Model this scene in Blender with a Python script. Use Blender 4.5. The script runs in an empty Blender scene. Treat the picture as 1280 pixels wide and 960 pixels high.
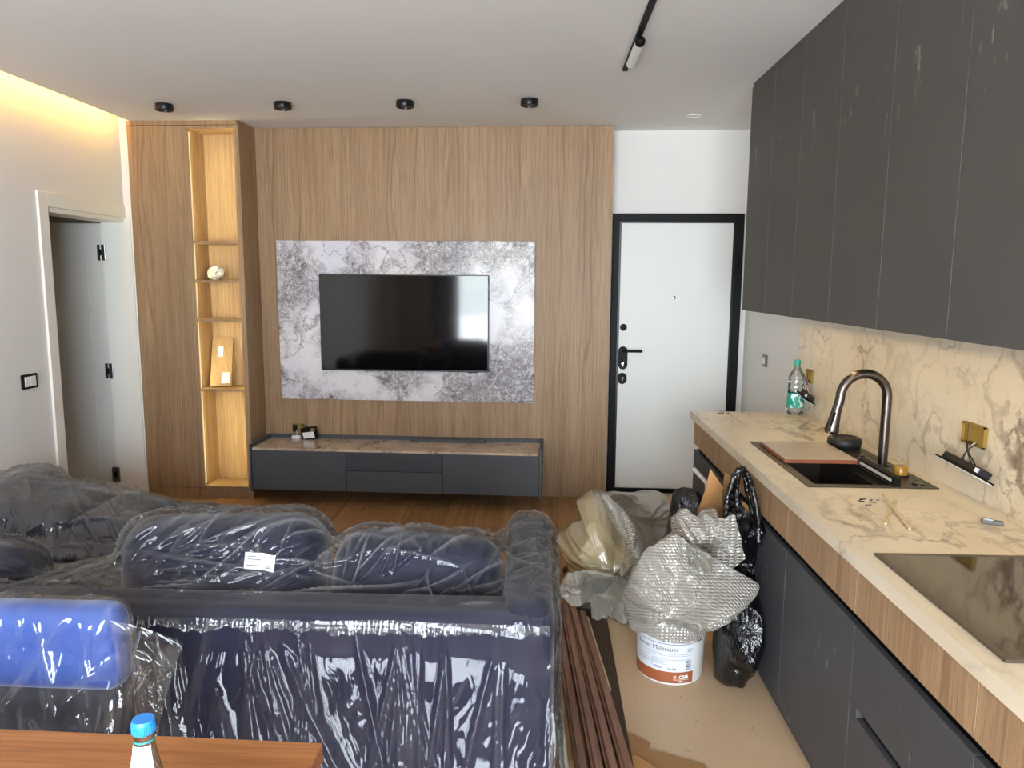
import bpy, bmesh, math, random
import numpy as np
from mathutils import Matrix, Vector
random.seed(7)
rng = np.random.default_rng(7)
scene = bpy.context.scene

# ---------------------------------------------------------------- camera
F = 938.0                      # focal length in pixels of a 1280 x 960 frame
EYE = np.array([0.0, 0.0, 1.6])
_Y = np.array([35, -129, F]); _Y = _Y / np.linalg.norm(_Y)
_N = np.array([-44, 6810, F]); _N = _N - _N.dot(_Y) * _Y; _N = _N / np.linalg.norm(_N)
_Z = -_N
_X = np.cross(_Y, _Z)
if _X[0] < 0: _X = -_X
CM = np.stack([_X, _Y, _Z])    # camera (right, down, forward) -> world
cam_data = bpy.data.cameras.new('camera')
cam_data.sensor_width = 36.0
cam_data.lens = 36.0 * F / 1280.0
cam_data.clip_start = 0.05
cam = bpy.data.objects.new('camera', cam_data)
scene.collection.objects.link(cam)
r_, u_, b_ = CM @ [1, 0, 0], CM @ [0, -1, 0], CM @ [0, 0, -1]
cam.matrix_world = Matrix(((r_[0], u_[0], b_[0], EYE[0]), (r_[1], u_[1], b_[1], EYE[1]),
                           (r_[2], u_[2], b_[2], EYE[2]), (0, 0, 0, 1)))
scene.camera = cam

# ---------------------------------------------------------------- sky, exposure
world = bpy.data.worlds.new('daylight'); scene.world = world
world.use_nodes = True
wb = world.node_tree.nodes['Background']
wb.inputs[0].default_value = (0.74, 0.85, 1.12, 1)
wb.inputs[1].default_value = 9.0
vs = scene.view_settings
vs.view_transform = 'Standard'; vs.look = 'None'; vs.gamma = 1.0; vs.use_curve_mapping = False
vs.exposure = 0.25
scene.cycles.max_bounces = 10
scene.cycles.diffuse_bounces = 6
scene.cycles.glossy_bounces = 5
scene.cycles.transparent_max_bounces = 16
scene.cycles.sample_clamp_indirect = 4.0
scene.cycles.caustics_reflective = False
scene.cycles.caustics_refractive = False

def area_light(name, loc, direction, sx, sy, power, color=(1, 1, 1), portal=False, up=(0, 0, 1)):
    L = bpy.data.lights.new(name, 'AREA'); L.shape = 'RECTANGLE'
    L.size = sx; L.size_y = sy; L.energy = power; L.color = color
    if portal: L.cycles.is_portal = True
    o = bpy.data.objects.new(name, L); scene.collection.objects.link(o)
    z = -Vector(direction).normalized(); x = Vector(up).cross(z).normalized(); y = z.cross(x)
    o.matrix_world = Matrix(((x.x, y.x, z.x, loc[0]), (x.y, y.y, z.y, loc[1]), (x.z, y.z, z.z, loc[2]), (0, 0, 0, 1)))
    return o
sun_ = bpy.data.lights.new('sun', 'SUN'); sun_.energy = 40.0; sun_.angle = math.radians(1.0); sun_.color = (1.0, 0.93, 0.93)
so = bpy.data.objects.new('sun_offscreen', sun_); scene.collection.objects.link(so); so.rotation_euler = Vector((0.25, -1.0, -1.25)).to_track_quat('-Z', 'Y').to_euler()
# the big window behind the camera (seen mirrored in the television)
WX0, WX1, WZ0, WZ1, WY = -1.95, 1.05, 0.04, 2.42, -2.0
area_light('window_sky_portal_offscreen', ((WX0 + WX1) / 2, WY + 0.02, (WZ0 + WZ1) / 2), (0, 1, 0), WX1 - WX0, WZ1 - WZ0, 1, portal=True)

area_light('window_daylight_offscreen', ((WX0 + WX1) / 2, WY - 0.13, (WZ0 + WZ1) / 2), (0, 1, 0), WX1 - WX0 - 0.04, WZ1 - WZ0 - 0.04, 430, (0.93, 0.97, 1.05))
WARM = (1.0, 0.53, 0.10)
# ---------------------------------------------------------------- pixel -> world
def ray(u, v): return CM @ np.array([u - 640.0, v - 480.0, F])
def at(u, v, y): d = ray(u, v); return EYE + d * (y / d[1])
def at_z(u, v, z): d = ray(u, v); return EYE + d * ((z - EYE[2]) / d[2])
def at_x(u, v, x): d = ray(u, v); return EYE + d * (x / d[0])

# ---------------------------------------------------------------- mesh helpers (everything is authored in world metres)
C = scene.collection.objects
WORLD = {}                                    # world origin of every object
TV = Matrix.Translation((-0.8, 5.5, 0)) @ Matrix.Rotation(math.radians(-1.9), 4, 'Z') @ Matrix.Translation((0.8, -5.5, 0))
XF = [None]                                   # optional transform for everything built (the far wall is 1.9 degrees off square)
def X3(p):
    p = Vector(p)
    return XF[0] @ p if XF[0] else p

class MB:
    def __init__(s): s.v, s.f, s.uv = [], [], {}
    def add(s, verts, faces):
        o = len(s.v); s.v.extend(tuple(map(float, p)) for p in verts)
        s.f.extend(tuple(i + o for i in f) for f in faces); return s
    def box(s, x0, x1, y0, y1, z0, z1, bev=0.0, m=None):
        bm = bmesh.new(); bmesh.ops.create_cube(bm, size=1)
        for v in bm.verts:
            v.co = Vector(((x0 + x1) / 2 + v.co.x * (x1 - x0), (y0 + y1) / 2 + v.co.y * (y1 - y0), (z0 + z1) / 2 + v.co.z * (z1 - z0)))
        if bev > 0: bmesh.ops.bevel(bm, geom=bm.edges[:], offset=bev, segments=2, profile=0.5, affect='EDGES')
        return s.bm(bm, m)
    def bm(s, bm, m=None):
        bm.verts.ensure_lookup_table(); bm.verts.index_update()
        vs_ = [(m @ v.co) if m else v.co.copy() for v in bm.verts]
        s.add(vs_, [[v.index for v in f.verts] for f in bm.faces]); bm.free(); return s
    def tube(s, pts, r, n=10, cap=True):
        pts = [Vector(p) for p in pts]; rs = r if isinstance(r, (list, tuple)) else [r] * len(pts)
        rings = []; t0 = (pts[1] - pts[0]).normalized()
        a = Vector((0, 0, 1)) if abs(t0.z) < 0.9 else Vector((1, 0, 0))
        nx = t0.cross(a).normalized()
        V = []
        for i, p in enumerate(pts):
            t = (pts[min(i + 1, len(pts) - 1)] - pts[max(i - 1, 0)]).normalized()
            nx = (nx - t * nx.dot(t)).normalized(); ny = t.cross(nx)
            for k in range(n):
                q = 2 * math.pi * k / n
                V.append(p + (nx * math.cos(q) + ny * math.sin(q)) * rs[i])
        Fc = [(i * n + k, i * n + (k + 1) % n, (i + 1) * n + (k + 1) % n, (i + 1) * n + k) for i in range(len(pts) - 1) for k in range(n)]
        if cap: Fc += [tuple(reversed(range(n))), tuple((len(pts) - 1) * n + k for k in range(n))]
        return s.add(V, Fc)
    def lathe(s, prof, c, n=24, axis='z', m=None):
        V, Fc = [], []
        for r, h in prof:
            for k in range(n):
                q = 2 * math.pi * k / n
                p = (r * math.cos(q), r * math.sin(q), h)
                if axis == 'y': p = (p[0], p[2], p[1])
                if axis == 'x': p = (p[2], p[0], p[1])
                p = Vector(p)
                if m: p = m @ p
                V.append(Vector(c) + p)
        for i in range(len(prof) - 1):
            for k in range(n):
                Fc.append((i * n + k, i * n + (k + 1) % n, (i + 1) * n + (k + 1) % n, (i + 1) * n + k))
        Fc.append(tuple(reversed(range(n)))); Fc.append(tuple((len(prof) - 1) * n + k for k in range(n)))
        return s.add(V, Fc)
    def prism(s, poly, d):       # planar polygon (3D points) extruded by vector d
        n = len(poly); d = Vector(d); V = [Vector(p) for p in poly] + [Vector(p) + d for p in poly]
        Fc = [tuple(range(n)), tuple(reversed(range(n, 2 * n)))] + [(k, n + k, n + (k + 1) % n, (k + 1) % n) for k in range(n)]
        return s.add(V, Fc)
    def mesh(s, name):
        me = bpy.data.meshes.new(name); me.from_pydata(s.v, [], s.f); me.update()
        bm = bmesh.new(); bm.from_mesh(me); bmesh.ops.recalc_face_normals(bm, faces=bm.faces); bm.to_mesh(me); bm.free()
        return me
    def build(s, name, mat, parent=None, smooth=None, origin=None, raw=None):
        if XF[0] is not None and raw is None: s.v = [tuple(XF[0] @ Vector(p)) for p in s.v]
        A = np.array(s.v)
        if parent is None:
            org = np.array(origin, float) if origin is not None else np.array([(A[:, 0].min() + A[:, 0].max()) / 2, (A[:, 1].min() + A[:, 1].max()) / 2, A[:, 2].min()])
        else: org = np.array(WORLD[parent.name])
        s.v = [tuple(p) for p in (A - org)]
        me = s.mesh(name)
        if mat is not None: me.materials.append(mat)
        if smooth is not None and smooth > 30:      # small bevels stay flat-shaded, so large faces keep true normals
            for p in me.polygons: p.use_smooth = True
            if smooth < 179: me.set_sharp_from_angle(angle=math.radians(smooth))
        o = bpy.data.objects.new(name, me); C.link(o)
        if parent is None: o.location = org
        else: o.parent = parent
        WORLD[o.name] = tuple(org)
        return o

def box(name, mat, x0, x1, y0, y1, z0, z1, parent=None, bev=0.0):
    return MB().box(x0, x1, y0, y1, z0, z1, bev).build(name, mat, parent, smooth=30 if bev else None)
def tag(o, label, cat, group=None):
    o['label'] = label; o['category'] = cat
    if group: o['group'] = group
    return o
def struct(o, label=None):
    o['kind'] = 'structure'
    if label: o['label'] = label
    return o
def thing(name, loc, label, cat, group=None):
    o = bpy.data.objects.new(name, None); o.empty_display_size = 0.1; C.link(o)
    p = X3(loc); o.location = p; WORLD[o.name] = tuple(p)
    return tag(o, label, cat, group)
def sthing(name, loc):
    o = bpy.data.objects.new(name, None); C.link(o); o.location = loc; WORLD[o.name] = tuple(loc); o['kind'] = 'structure'; return o

# numpy value noise ------------------------------------------------
_tab = rng.random(4096).astype(np.float32)
def vnoise(P, scale=1.0, seed=0):
    P = np.asarray(P, np.float32) * scale
    if P.shape[-1] == 2: P = np.concatenate([P, np.zeros(P.shape[:-1] + (1,), np.float32)], -1)
    I = np.floor(P).astype(np.int64); f = P - I; f = f * f * (3 - 2 * f)
    out = 0
    for dx in (0, 1):
        for dy in (0, 1):
            for dz in (0, 1):
                h = ((I[..., 0] + dx) * 73856093) ^ ((I[..., 1] + dy) * 19349663) ^ ((I[..., 2] + dz) * 83492791) ^ (seed * 2654435761)
                w = (f[..., 0] if dx else 1 - f[..., 0]) * (f[..., 1] if dy else 1 - f[..., 1]) * (f[..., 2] if dz else 1 - f[..., 2])
                out = out + _tab[h % 4096] * w
    return out
def fbm(P, scale=1.0, seed=0, oct=4):
    a, s_, t = 0.5, scale, 0
    for k in range(oct):
        t = t + a * vnoise(P, s_, seed + k); a *= 0.5; s_ *= 2.03
    return t
def ridge(P, scale=1.0, seed=0, oct=3):
    a, s_, t = 0.5, scale, 0
    for k in range(oct):
        t = t + a * (1 - np.abs(2 * vnoise(P, s_, seed + k) - 1)) ** 2; a *= 0.5; s_ *= 2.1
    return t

# ---------------------------------------------------------------- materials
def lin(c):
    return tuple((x / 255 / 12.92) if x / 255 <= 0.04045 else ((x / 255 + 0.055) / 1.055) ** 2.4 for x in c)
def rgba(c): return lin(c) + (1.0,)
class Nodes:
    def __init__(s, name):
        s.m = bpy.data.materials.new(name); s.m.use_nodes = True; s.t = s.m.node_tree
        s.p = s.t.nodes['Principled BSDF']; s.out = s.t.nodes['Material Output']
    def n(s, typ, ins=None, **props):
        nd = s.t.nodes.new(typ)
        for k, v in props.items(): setattr(nd, k, v)
        for k, v in (ins or {}).items(): s.set(nd, k, v)
        return nd
    def set(s, nd, k, v):
        i = nd.inputs[k]
        if isinstance(v, bpy.types.NodeSocket): s.t.links.new(v, i)
        else:
            if isinstance(v, tuple) and len(v) == 3 and getattr(i, 'type', '') == 'RGBA': v = v + (1.0,)
            i.default_value = v
    def math(s, op, a, b=0.0, clamp=False):
        return s.n('ShaderNodeMath', {0: a, 1: b}, operation=op, use_clamp=clamp).outputs[0]
    def ramp(s, fac, stops, interp='LINEAR'):
        nd = s.n('ShaderNodeValToRGB', {0: fac}); cr = nd.color_ramp; cr.interpolation = interp
        while len(cr.elements) < len(stops): cr.elements.new(0.5)
        for e, (p, c) in zip(cr.elements, stops):
            e.position = p; e.color = c if len(c) == 4 else c + (1.0,)
        return nd.outputs[0]
    def mix(s, fac, a, b, blend='MIX'):
        nd = s.n('ShaderNodeMix', data_type='RGBA', blend_type=blend)
        s.set(nd, 0, fac); s.set(nd, 6, a); s.set(nd, 7, b); return nd.outputs[2]
    def noise(s, vec, scale, detail=3.0, rough=0.5, dist=0.0, dim='3D'):
        return s.n('ShaderNodeTexNoise', {'Vector': vec, 'Scale': scale, 'Detail': detail, 'Roughness': rough, 'Distortion': dist}).outputs[0]
    def coord(s, kind='Object'): return s.n('ShaderNodeTexCoord').outputs[kind]
    def scale(s, vec, sc, rot=(0, 0, 0)):
        return s.n('ShaderNodeMapping', {0: vec, 2: rot, 3: sc}).outputs[0]
    def bump(s, h, strength=0.2, dist=0.01):
        return s.n('ShaderNodeBump', {'Height': h, 'Strength': strength, 'Distance': dist}).outputs[0]
    def P(s, **kw):
        names = dict(col='Base Color', rough='Roughness', metal='Metallic', normal='Normal', spec='Specular IOR Level', coat='Coat Weight',
                     coatr='Coat Roughness', sheen='Sheen Weight', sheenr='Sheen Roughness', trans='Transmission Weight', ior='IOR', alpha='Alpha', emit='Emission Color', estr='Emission Strength', sss='Subsurface Weight')
        for k, v in kw.items(): s.set(s.p, names[k], v)
        return s.m
def rgb3(c): return lin(c)
def plain(name, c, rough=0.5, **kw):
    return Nodes(name).P(col=rgba(c), rough=rough, **kw)
def emit(name, color, strength):
    k = Nodes(name); e = k.n('ShaderNodeEmission', {0: color + (1.0,), 1: strength})
    k.t.links.new(e.outputs[0], k.out.inputs[0]); return k.m

def paint(name, c, rough=0.6, bump=0.03, var=0.02):
    k = Nodes(name); v = k.coord()
    n = k.noise(v, 1.3, 3); f = k.noise(v, 140.0, 2)
    a = tuple(min(255, x * (1 + var)) for x in c); b = tuple(x * (1 - var) for x in c)
    return k.P(col=k.mix(n, rgba(a), rgba(b)), rough=rough, normal=k.bump(f, bump, 0.002))

def wood(name, light, mid, dark, along='z', rough=0.45, ring=1.0, streak=0.5, perobj=0.0, spec=0.4, sc=1.0):
    k = Nodes(name); v = k.coord()
    sp = k.n('ShaderNodeSeparateXYZ', {0: v}).outputs
    if along == 'z': ac, al = k.math('ADD', sp[0], sp[1]), sp[2]
    elif along == 'y': ac, al = k.math('ADD', sp[0], sp[2]), sp[1]
    else: ac, al = k.math('ADD', sp[1], sp[2]), sp[0]
    off = 0.0
    if perobj:
        rnd = k.n('ShaderNodeObjectInfo').outputs['Random']
        off = k.math('MULTIPLY', rnd, 37.0)
        ac = k.math('ADD', ac, off)
    def vec(sa, sl, sd=0.0): return k.n('ShaderNodeCombineXYZ', {0: k.math('MULTIPLY', ac, sa * sc), 1: k.math('MULTIPLY', al, sl * sc), 2: sd}).outputs[0]
    broad = k.noise(vec(7, 0.45), 1.0, 2.0, 0.5)
    warp = k.noise(vec(7, 0.75, 3.1), 1.0, 2.0, 0.5)
    # cathedral rings: bands across the board, bent by a slow warp
    band = k.math('SINE', k.math('ADD', k.math('MULTIPLY', ac, 150.0 * sc), k.math('MULTIPLY', warp, 30.0)))
    band = k.math('MULTIPLY_ADD', band, 0.5); k.t.nodes[-1].inputs[2].default_value = 0.5
    band = k.math('POWER', band, 3.0)
    fine = k.noise(vec(260, 5), 1.0, 3.0, 0.6)
    mask = k.ramp(k.noise(vec(13, 0.30, 7.7), 1.0, 2.0), [(0.47, (0, 0, 0)), (0.70, (1, 1, 1))])
    c = k.mix(k.ramp(broad, [(0.3, (0, 0, 0)), (0.7, (1, 1, 1))]), rgba(light), rgba(mid))
    c = k.mix(k.math('MULTIPLY', k.math('MULTIPLY', band, mask), streak * ring), c, rgba(dark))
    mids = k.ramp(k.noise(vec(70, 1.0, 5.3), 1.0, 3.0, 0.6), [(0.40, (0, 0, 0)), (0.66, (1, 1, 1))])
    c = k.mix(k.math('MULTIPLY', mids, 0.34), c, rgba(dark))
    pores = k.ramp(fine, [(0.36, (1, 1, 1)), (0.52, (0, 0, 0))])
    c = k.mix(k.math('MULTIPLY', pores, 0.42), c, rgba(dark))
    if perobj:
        hs = k.n('ShaderNodeHueSaturation', {'Value': k.math('MULTIPLY_ADD', rnd, perobj), 'Color': c})
        k.t.nodes[-2].inputs[2].default_value = 1 - perobj / 2
        c = hs.outputs[0]
    return k.P(col=c, rough=k.ramp(fine, [(0.3, (rough + 0.08,) * 3), (0.7, (rough,) * 3)]), normal=k.bump(fine, 0.12, 0.002), spec=spec)

def marble(name, base, tint, vein, ang=0.6, vs_=2.2, rough=0.3, amount=0.75, stretch=(1, 1, 1)):
    k = Nodes(name); v = k.scale(k.coord(), stretch, (ang, ang * 0.4, ang))
    w = k.n('ShaderNodeTexNoise', {'Vector': v, 'Scale': vs_ * 1.2, 'Detail': 5.0, 'Roughness': 0.6}).outputs[1]
    vw = k.n('ShaderNodeVectorMath', {0: v, 1: k.n('ShaderNodeVectorMath', {0: w, 3: 0.38}, operation='SCALE').outputs[0]}, operation='ADD').outputs[0]
    def veins(sc, lo, hi, d=4.0):
        r = k.math('ABSOLUTE', k.math('SUBTRACT', k.noise(vw, sc, d, 0.55), 0.5))
        return k.ramp(r, [(lo, (1, 1, 1)), (hi, (0, 0, 0))])
    v1 = veins(vs_, 0.0, 0.02, 2.0); v2 = veins(vs_ * 2.3, 0.0, 0.03)
    m1 = k.ramp(k.noise(v, vs_ * 0.9, 2), [(0.45, (0, 0, 0)), (0.68, (1, 1, 1))])
    m2 = k.ramp(k.noise(v, vs_ * 0.6, 2, 0.5, 1.0), [(0.42, (0, 0, 0)), (0.7, (1, 1, 1))])
    fine = k.ramp(k.noise(vw, vs_ * 9, 4, 0.7), [(0.5, (0, 0, 0)), (0.75, (1, 1, 1))])
    c = k.mix(m2, rgba(base), rgba(tint))
    c = k.mix(k.math('MULTIPLY', k.math('MULTIPLY', v1, amount), k.math('ADD', m1, 0.25), True), c, rgba(vein))
    c = k.mix(k.math('MULTIPLY', k.math('MULTIPLY', v2, m1), amount * 0.8), c, rgba(vein))
    c = k.mix(k.math('MULTIPLY', k.math('MULTIPLY', fine, m1), 0.3), c, rgba(vein))
    return k.P(col=c, rough=rough)

def feature_marble(name):
    k = Nodes(name); v = k.coord()
    w = k.n('ShaderNodeTexNoise', {'Vector': v, 'Scale': 5.0, 'Detail': 6.0, 'Roughness': 0.65}).outputs[1]
    vw = k.n('ShaderNodeVectorMath', {0: v, 1: k.n('ShaderNodeVectorMath', {0: w, 3: 0.22}, operation='SCALE').outputs[0]}, operation='ADD').outputs[0]
    cl = k.ramp(k.noise(vw, 2.1, 3, 0.6), [(0.40, (0, 0, 0)), (0.53, (1, 1, 1))])
    den = k.math('ABSOLUTE', k.math('SUBTRACT', k.noise(vw, 24.0, 5, 0.7, 0.8), 0.5))
    den = k.ramp(den, [(0.0, (1, 1, 1)), (0.10, (0, 0, 0))])
    blot = k.ramp(k.noise(vw, 22.0, 4, 0.6), [(0.55, (0, 0, 0)), (0.66, (1, 1, 1))])
    crack = k.math('ABSOLUTE', k.math('SUBTRACT', k.noise(vw, 2.6, 3, 0.5), 0.5))
    crack = k.ramp(crack, [(0.0, (1, 1, 1)), (0.010, (0, 0, 0))])
    tint = k.noise(v, 1.6, 2)
    c = k.mix(k.ramp(tint, [(0.35, (0, 0, 0)), (0.65, (1, 1, 1))]), rgba((232, 226, 226)), rgba((212, 210, 222)))
    c = k.mix(k.math('MULTIPLY', cl, 0.22), c, rgba((150, 142, 140)))
    c = k.mix(k.math('MULTIPLY', k.math('MULTIPLY', den, k.math('ADD', cl, 0.12)), 0.75), c, rgba((98, 88, 86)))
    c = k.mix(k.math('MULTIPLY', k.math('MULTIPLY', blot, cl), 0.7), c, rgba((84, 76, 76)))
    c = k.mix(k.math('MULTIPLY', crack, 0.7), c, rgba((96, 86, 84)))
    return k.P(col=c, rough=0.17, spec=0.22)

def laminate(name, c, rough=0.55, scuff=0.0, stone=0.0, spec=0.35):
    k = Nodes(name); v = k.coord()
    n = k.noise(v, 2.0, 4, 0.6)
    col = k.mix(n, rgba(tuple(x * 0.93 for x in c)), rgba(tuple(x * 1.07 for x in c)))
    if stone:
        b = k.ramp(k.noise(v, 9.0, 6, 0.7), [(0.4, (0, 0, 0)), (0.75, (1, 1, 1))])
        col = k.mix(k.math('MULTIPLY', b, stone), col, rgba(tuple(min(255, x * 1.35 + 8) for x in c)))
    if scuff:
        s1 = k.ramp(k.noise(k.scale(v, (26, 26, 10)), 1.0, 3, 0.6), [(0.61, (0, 0, 0)), (0.67, (1, 1, 1))])
        s2 = k.ramp(k.noise(v, 2.6, 1), [(0.55, (0, 0, 0)), (0.63, (1, 1, 1))])
        col = k.mix(k.math('MULTIPLY', k.math('MULTIPLY', s1, s2), scuff), col, rgba((168, 164, 158)))
    return k.P(col=col, rough=k.ramp(n, [(0.3, (rough,) * 3), (0.7, (rough + 0.08,) * 3)]), spec=spec)

def film(name, haze=0.06, gloss=0.10, rough=0.10, tint=(1, 1, 1), hazecol=(235, 232, 225), wr=1.0, sx=30, sy=9):
    # thin clear polythene: mostly transparent, a fresnel gloss and a little milky scatter; creases run along the stretch of the sheet
    k = Nodes(name); uv = k.coord('UV')
    w = k.n('ShaderNodeTexNoise', {'Vector': uv, 'Scale': 3.0, 'Detail': 3.0}).outputs[1]
    uvw = k.n('ShaderNodeVectorMath', {0: uv, 1: k.n('ShaderNodeVectorMath', {0: w, 3: 0.35}, operation='SCALE').outputs[0]}, operation='ADD').outputs[0]
    def rdg(vec, sc, d=2.0):
        a = k.math('ABSOLUTE', k.math('SUBTRACT', k.noise(vec, sc, d, 0.5), 0.5))
        return k.ramp(a, [(0.0, (1, 1, 1)), (0.10, (0.25, 0.25, 0.25)), (0.3, (0, 0, 0))])
    r1 = rdg(k.scale(uvw, (1.0, 0.28, 1), (0, 0, 0.35)), sx * 0.35)
    r2 = rdg(k.scale(uvw, (1.0, 0.3, 1), (0, 0, -0.5)), sx * 0.8)
    h = k.math('ADD', k.math('MULTIPLY', r1, 1.0), k.math('MULTIPLY', r2, 0.45))
    nrm = k.bump(h, min(1.0, 0.9 * wr), 0.016 * wr)
    lw = k.n('ShaderNodeLayerWeight', {'Blend': 0.25, 'Normal': nrm}).outputs['Fresnel']
    fac = k.math('ADD', k.math('MULTIPLY', lw, 0.5), gloss, True)
    tr = k.n('ShaderNodeBsdfTransparent', {0: rgba((250, 250, 250)) if tint == (1, 1, 1) else rgba(tint)})
    df = k.n('ShaderNodeBsdfDiffuse', {0: rgba(hazecol), 'Normal': nrm})
    tl = k.n('ShaderNodeBsdfTranslucent', {0: rgba(hazecol), 'Normal': nrm})
    dd = k.n('ShaderNodeMixShader', {0: 0.4, 1: df.outputs[0], 2: tl.outputs[0]})
    cz = k.n('ShaderNodeAttribute', attribute_name='crease').outputs['Fac']
    hz = k.math('ADD', k.math('ADD', k.math('MULTIPLY', k.math('ADD', r1, r2), haze * 1.6), haze), k.math('MULTIPLY', k.math('POWER', cz, 2.0), 0.22), True)
    m1 = k.n('ShaderNodeMixShader', {0: hz, 1: tr.outputs[0], 2: dd.outputs[0]})
    gl = k.n('ShaderNodeBsdfGlossy', {0: (0.95, 0.95, 0.95, 1), 'Roughness': rough, 'Normal': nrm})
    m2 = k.n('ShaderNodeMixShader', {0: fac, 1: m1.outputs[0], 2: gl.outputs[0]})
    k.t.links.new(m2.outputs[0], k.out.inputs[0])
    return k.m

def bubble(name, col, trans=0.35, sc=95.0, strength=0.9, haze=True):
    k = Nodes(name); uv = k.coord('UV')
    vo = k.n('ShaderNodeTexVoronoi', {'Vector': uv, 'Scale': sc, 'Randomness': 0.15}, feature='F1').outputs['Distance']
    h = k.ramp(vo, [(0.0, (1, 1, 1)), (0.42, (0.55, 0.55, 0.55)), (0.55, (0, 0, 0))])
    cr = k.noise(uv, 14.0, 4, 0.6)
    nrm = k.bump(k.math('ADD', h, k.math('MULTIPLY', cr, 1.2)), strength, 0.006)
    df = k.n('ShaderNodeBsdfDiffuse', {0: rgba(col), 'Normal': nrm})
    tl = k.n('ShaderNodeBsdfTranslucent', {0: rgba(col), 'Normal': nrm})
    dd = k.n('ShaderNodeMixShader', {0: 0.3, 1: df.outputs[0], 2: tl.outputs[0]})
    tr = k.n('ShaderNodeBsdfTransparent', {0: rgba((248, 248, 248))})
    m1 = k.n('ShaderNodeMixShader', {0: trans, 1: dd.outputs[0], 2: tr.outputs[0]})
    gl = k.n('ShaderNodeBsdfGlossy', {0: (1, 1, 1, 1), 'Roughness': 0.10, 'Normal': nrm})
    fr = k.n('ShaderNodeLayerWeight', {'Blend': 0.3, 'Normal': nrm}).outputs['Fresnel']
    m2 = k.n('ShaderNodeMixShader', {0: k.math('ADD', k.math('MULTIPLY', fr, 0.6), 0.16, True), 1: m1.outputs[0], 2: gl.outputs[0]})
    k.t.links.new(m2.outputs[0], k.out.inputs[0]); return k.m

def clear(name, tint=(255, 255, 255), gloss=0.08, rough=0.03):
    k = Nodes(name)
    tr = k.n('ShaderNodeBsdfTransparent', {0: rgba(tint)})
    gl = k.n('ShaderNodeBsdfGlossy', {0: (1, 1, 1, 1), 'Roughness': rough})
    fr = k.n('ShaderNodeFresnel', {'IOR': 1.45}).outputs[0]
    m = k.n('ShaderNodeMixShader', {0: k.math('ADD', k.math('MULTIPLY', fr, 0.9), gloss * 0.5, True), 1: tr.outputs[0], 2: gl.outputs[0]})
    k.t.links.new(m.outputs[0], k.out.inputs[0]); return k.m

def stone_floor():
    k = Nodes('beige_stone'); v = k.coord()
    n = k.noise(v, 3.0, 4, 0.6)
    c = k.mix(n, rgba((186, 156, 122)), rgba((206, 176, 140)))
    sp = k.n('ShaderNodeTexVoronoi', {'Vector': v, 'Scale': 130.0}).outputs['Distance']
    sel = k.ramp(k.noise(v, 45.0, 1), [(0.56, (0, 0, 0)), (0.6, (1, 1, 1))])
    c = k.mix(k.math('MULTIPLY', k.ramp(sp, [(0.18, (1, 1, 1)), (0.3, (0, 0, 0))]), k.math('MULTIPLY', sel, 0.5)), c, rgba((140, 122, 98)))
    dirt = k.ramp(k.noise(v, 26.0, 2), [(0.70, (0, 0, 0)), (0.74, (1, 1, 1))])
    c = k.mix(k.math('MULTIPLY', dirt, 0.5), c, rgba((96, 84, 70)))
    return k.P(col=c, rough=0.42)

def plastic_bag(name, c):
    k = Nodes(name); v = k.coord()
    a = k.math('ABSOLUTE', k.math('SUBTRACT', k.noise(k.scale(v, (1, 1, 0.5)), 16.0, 4, 0.6), 0.5))
    return k.P(col=rgba(c), rough=0.22, spec=0.6, normal=k.bump(a, 0.9, 0.03))

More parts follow.
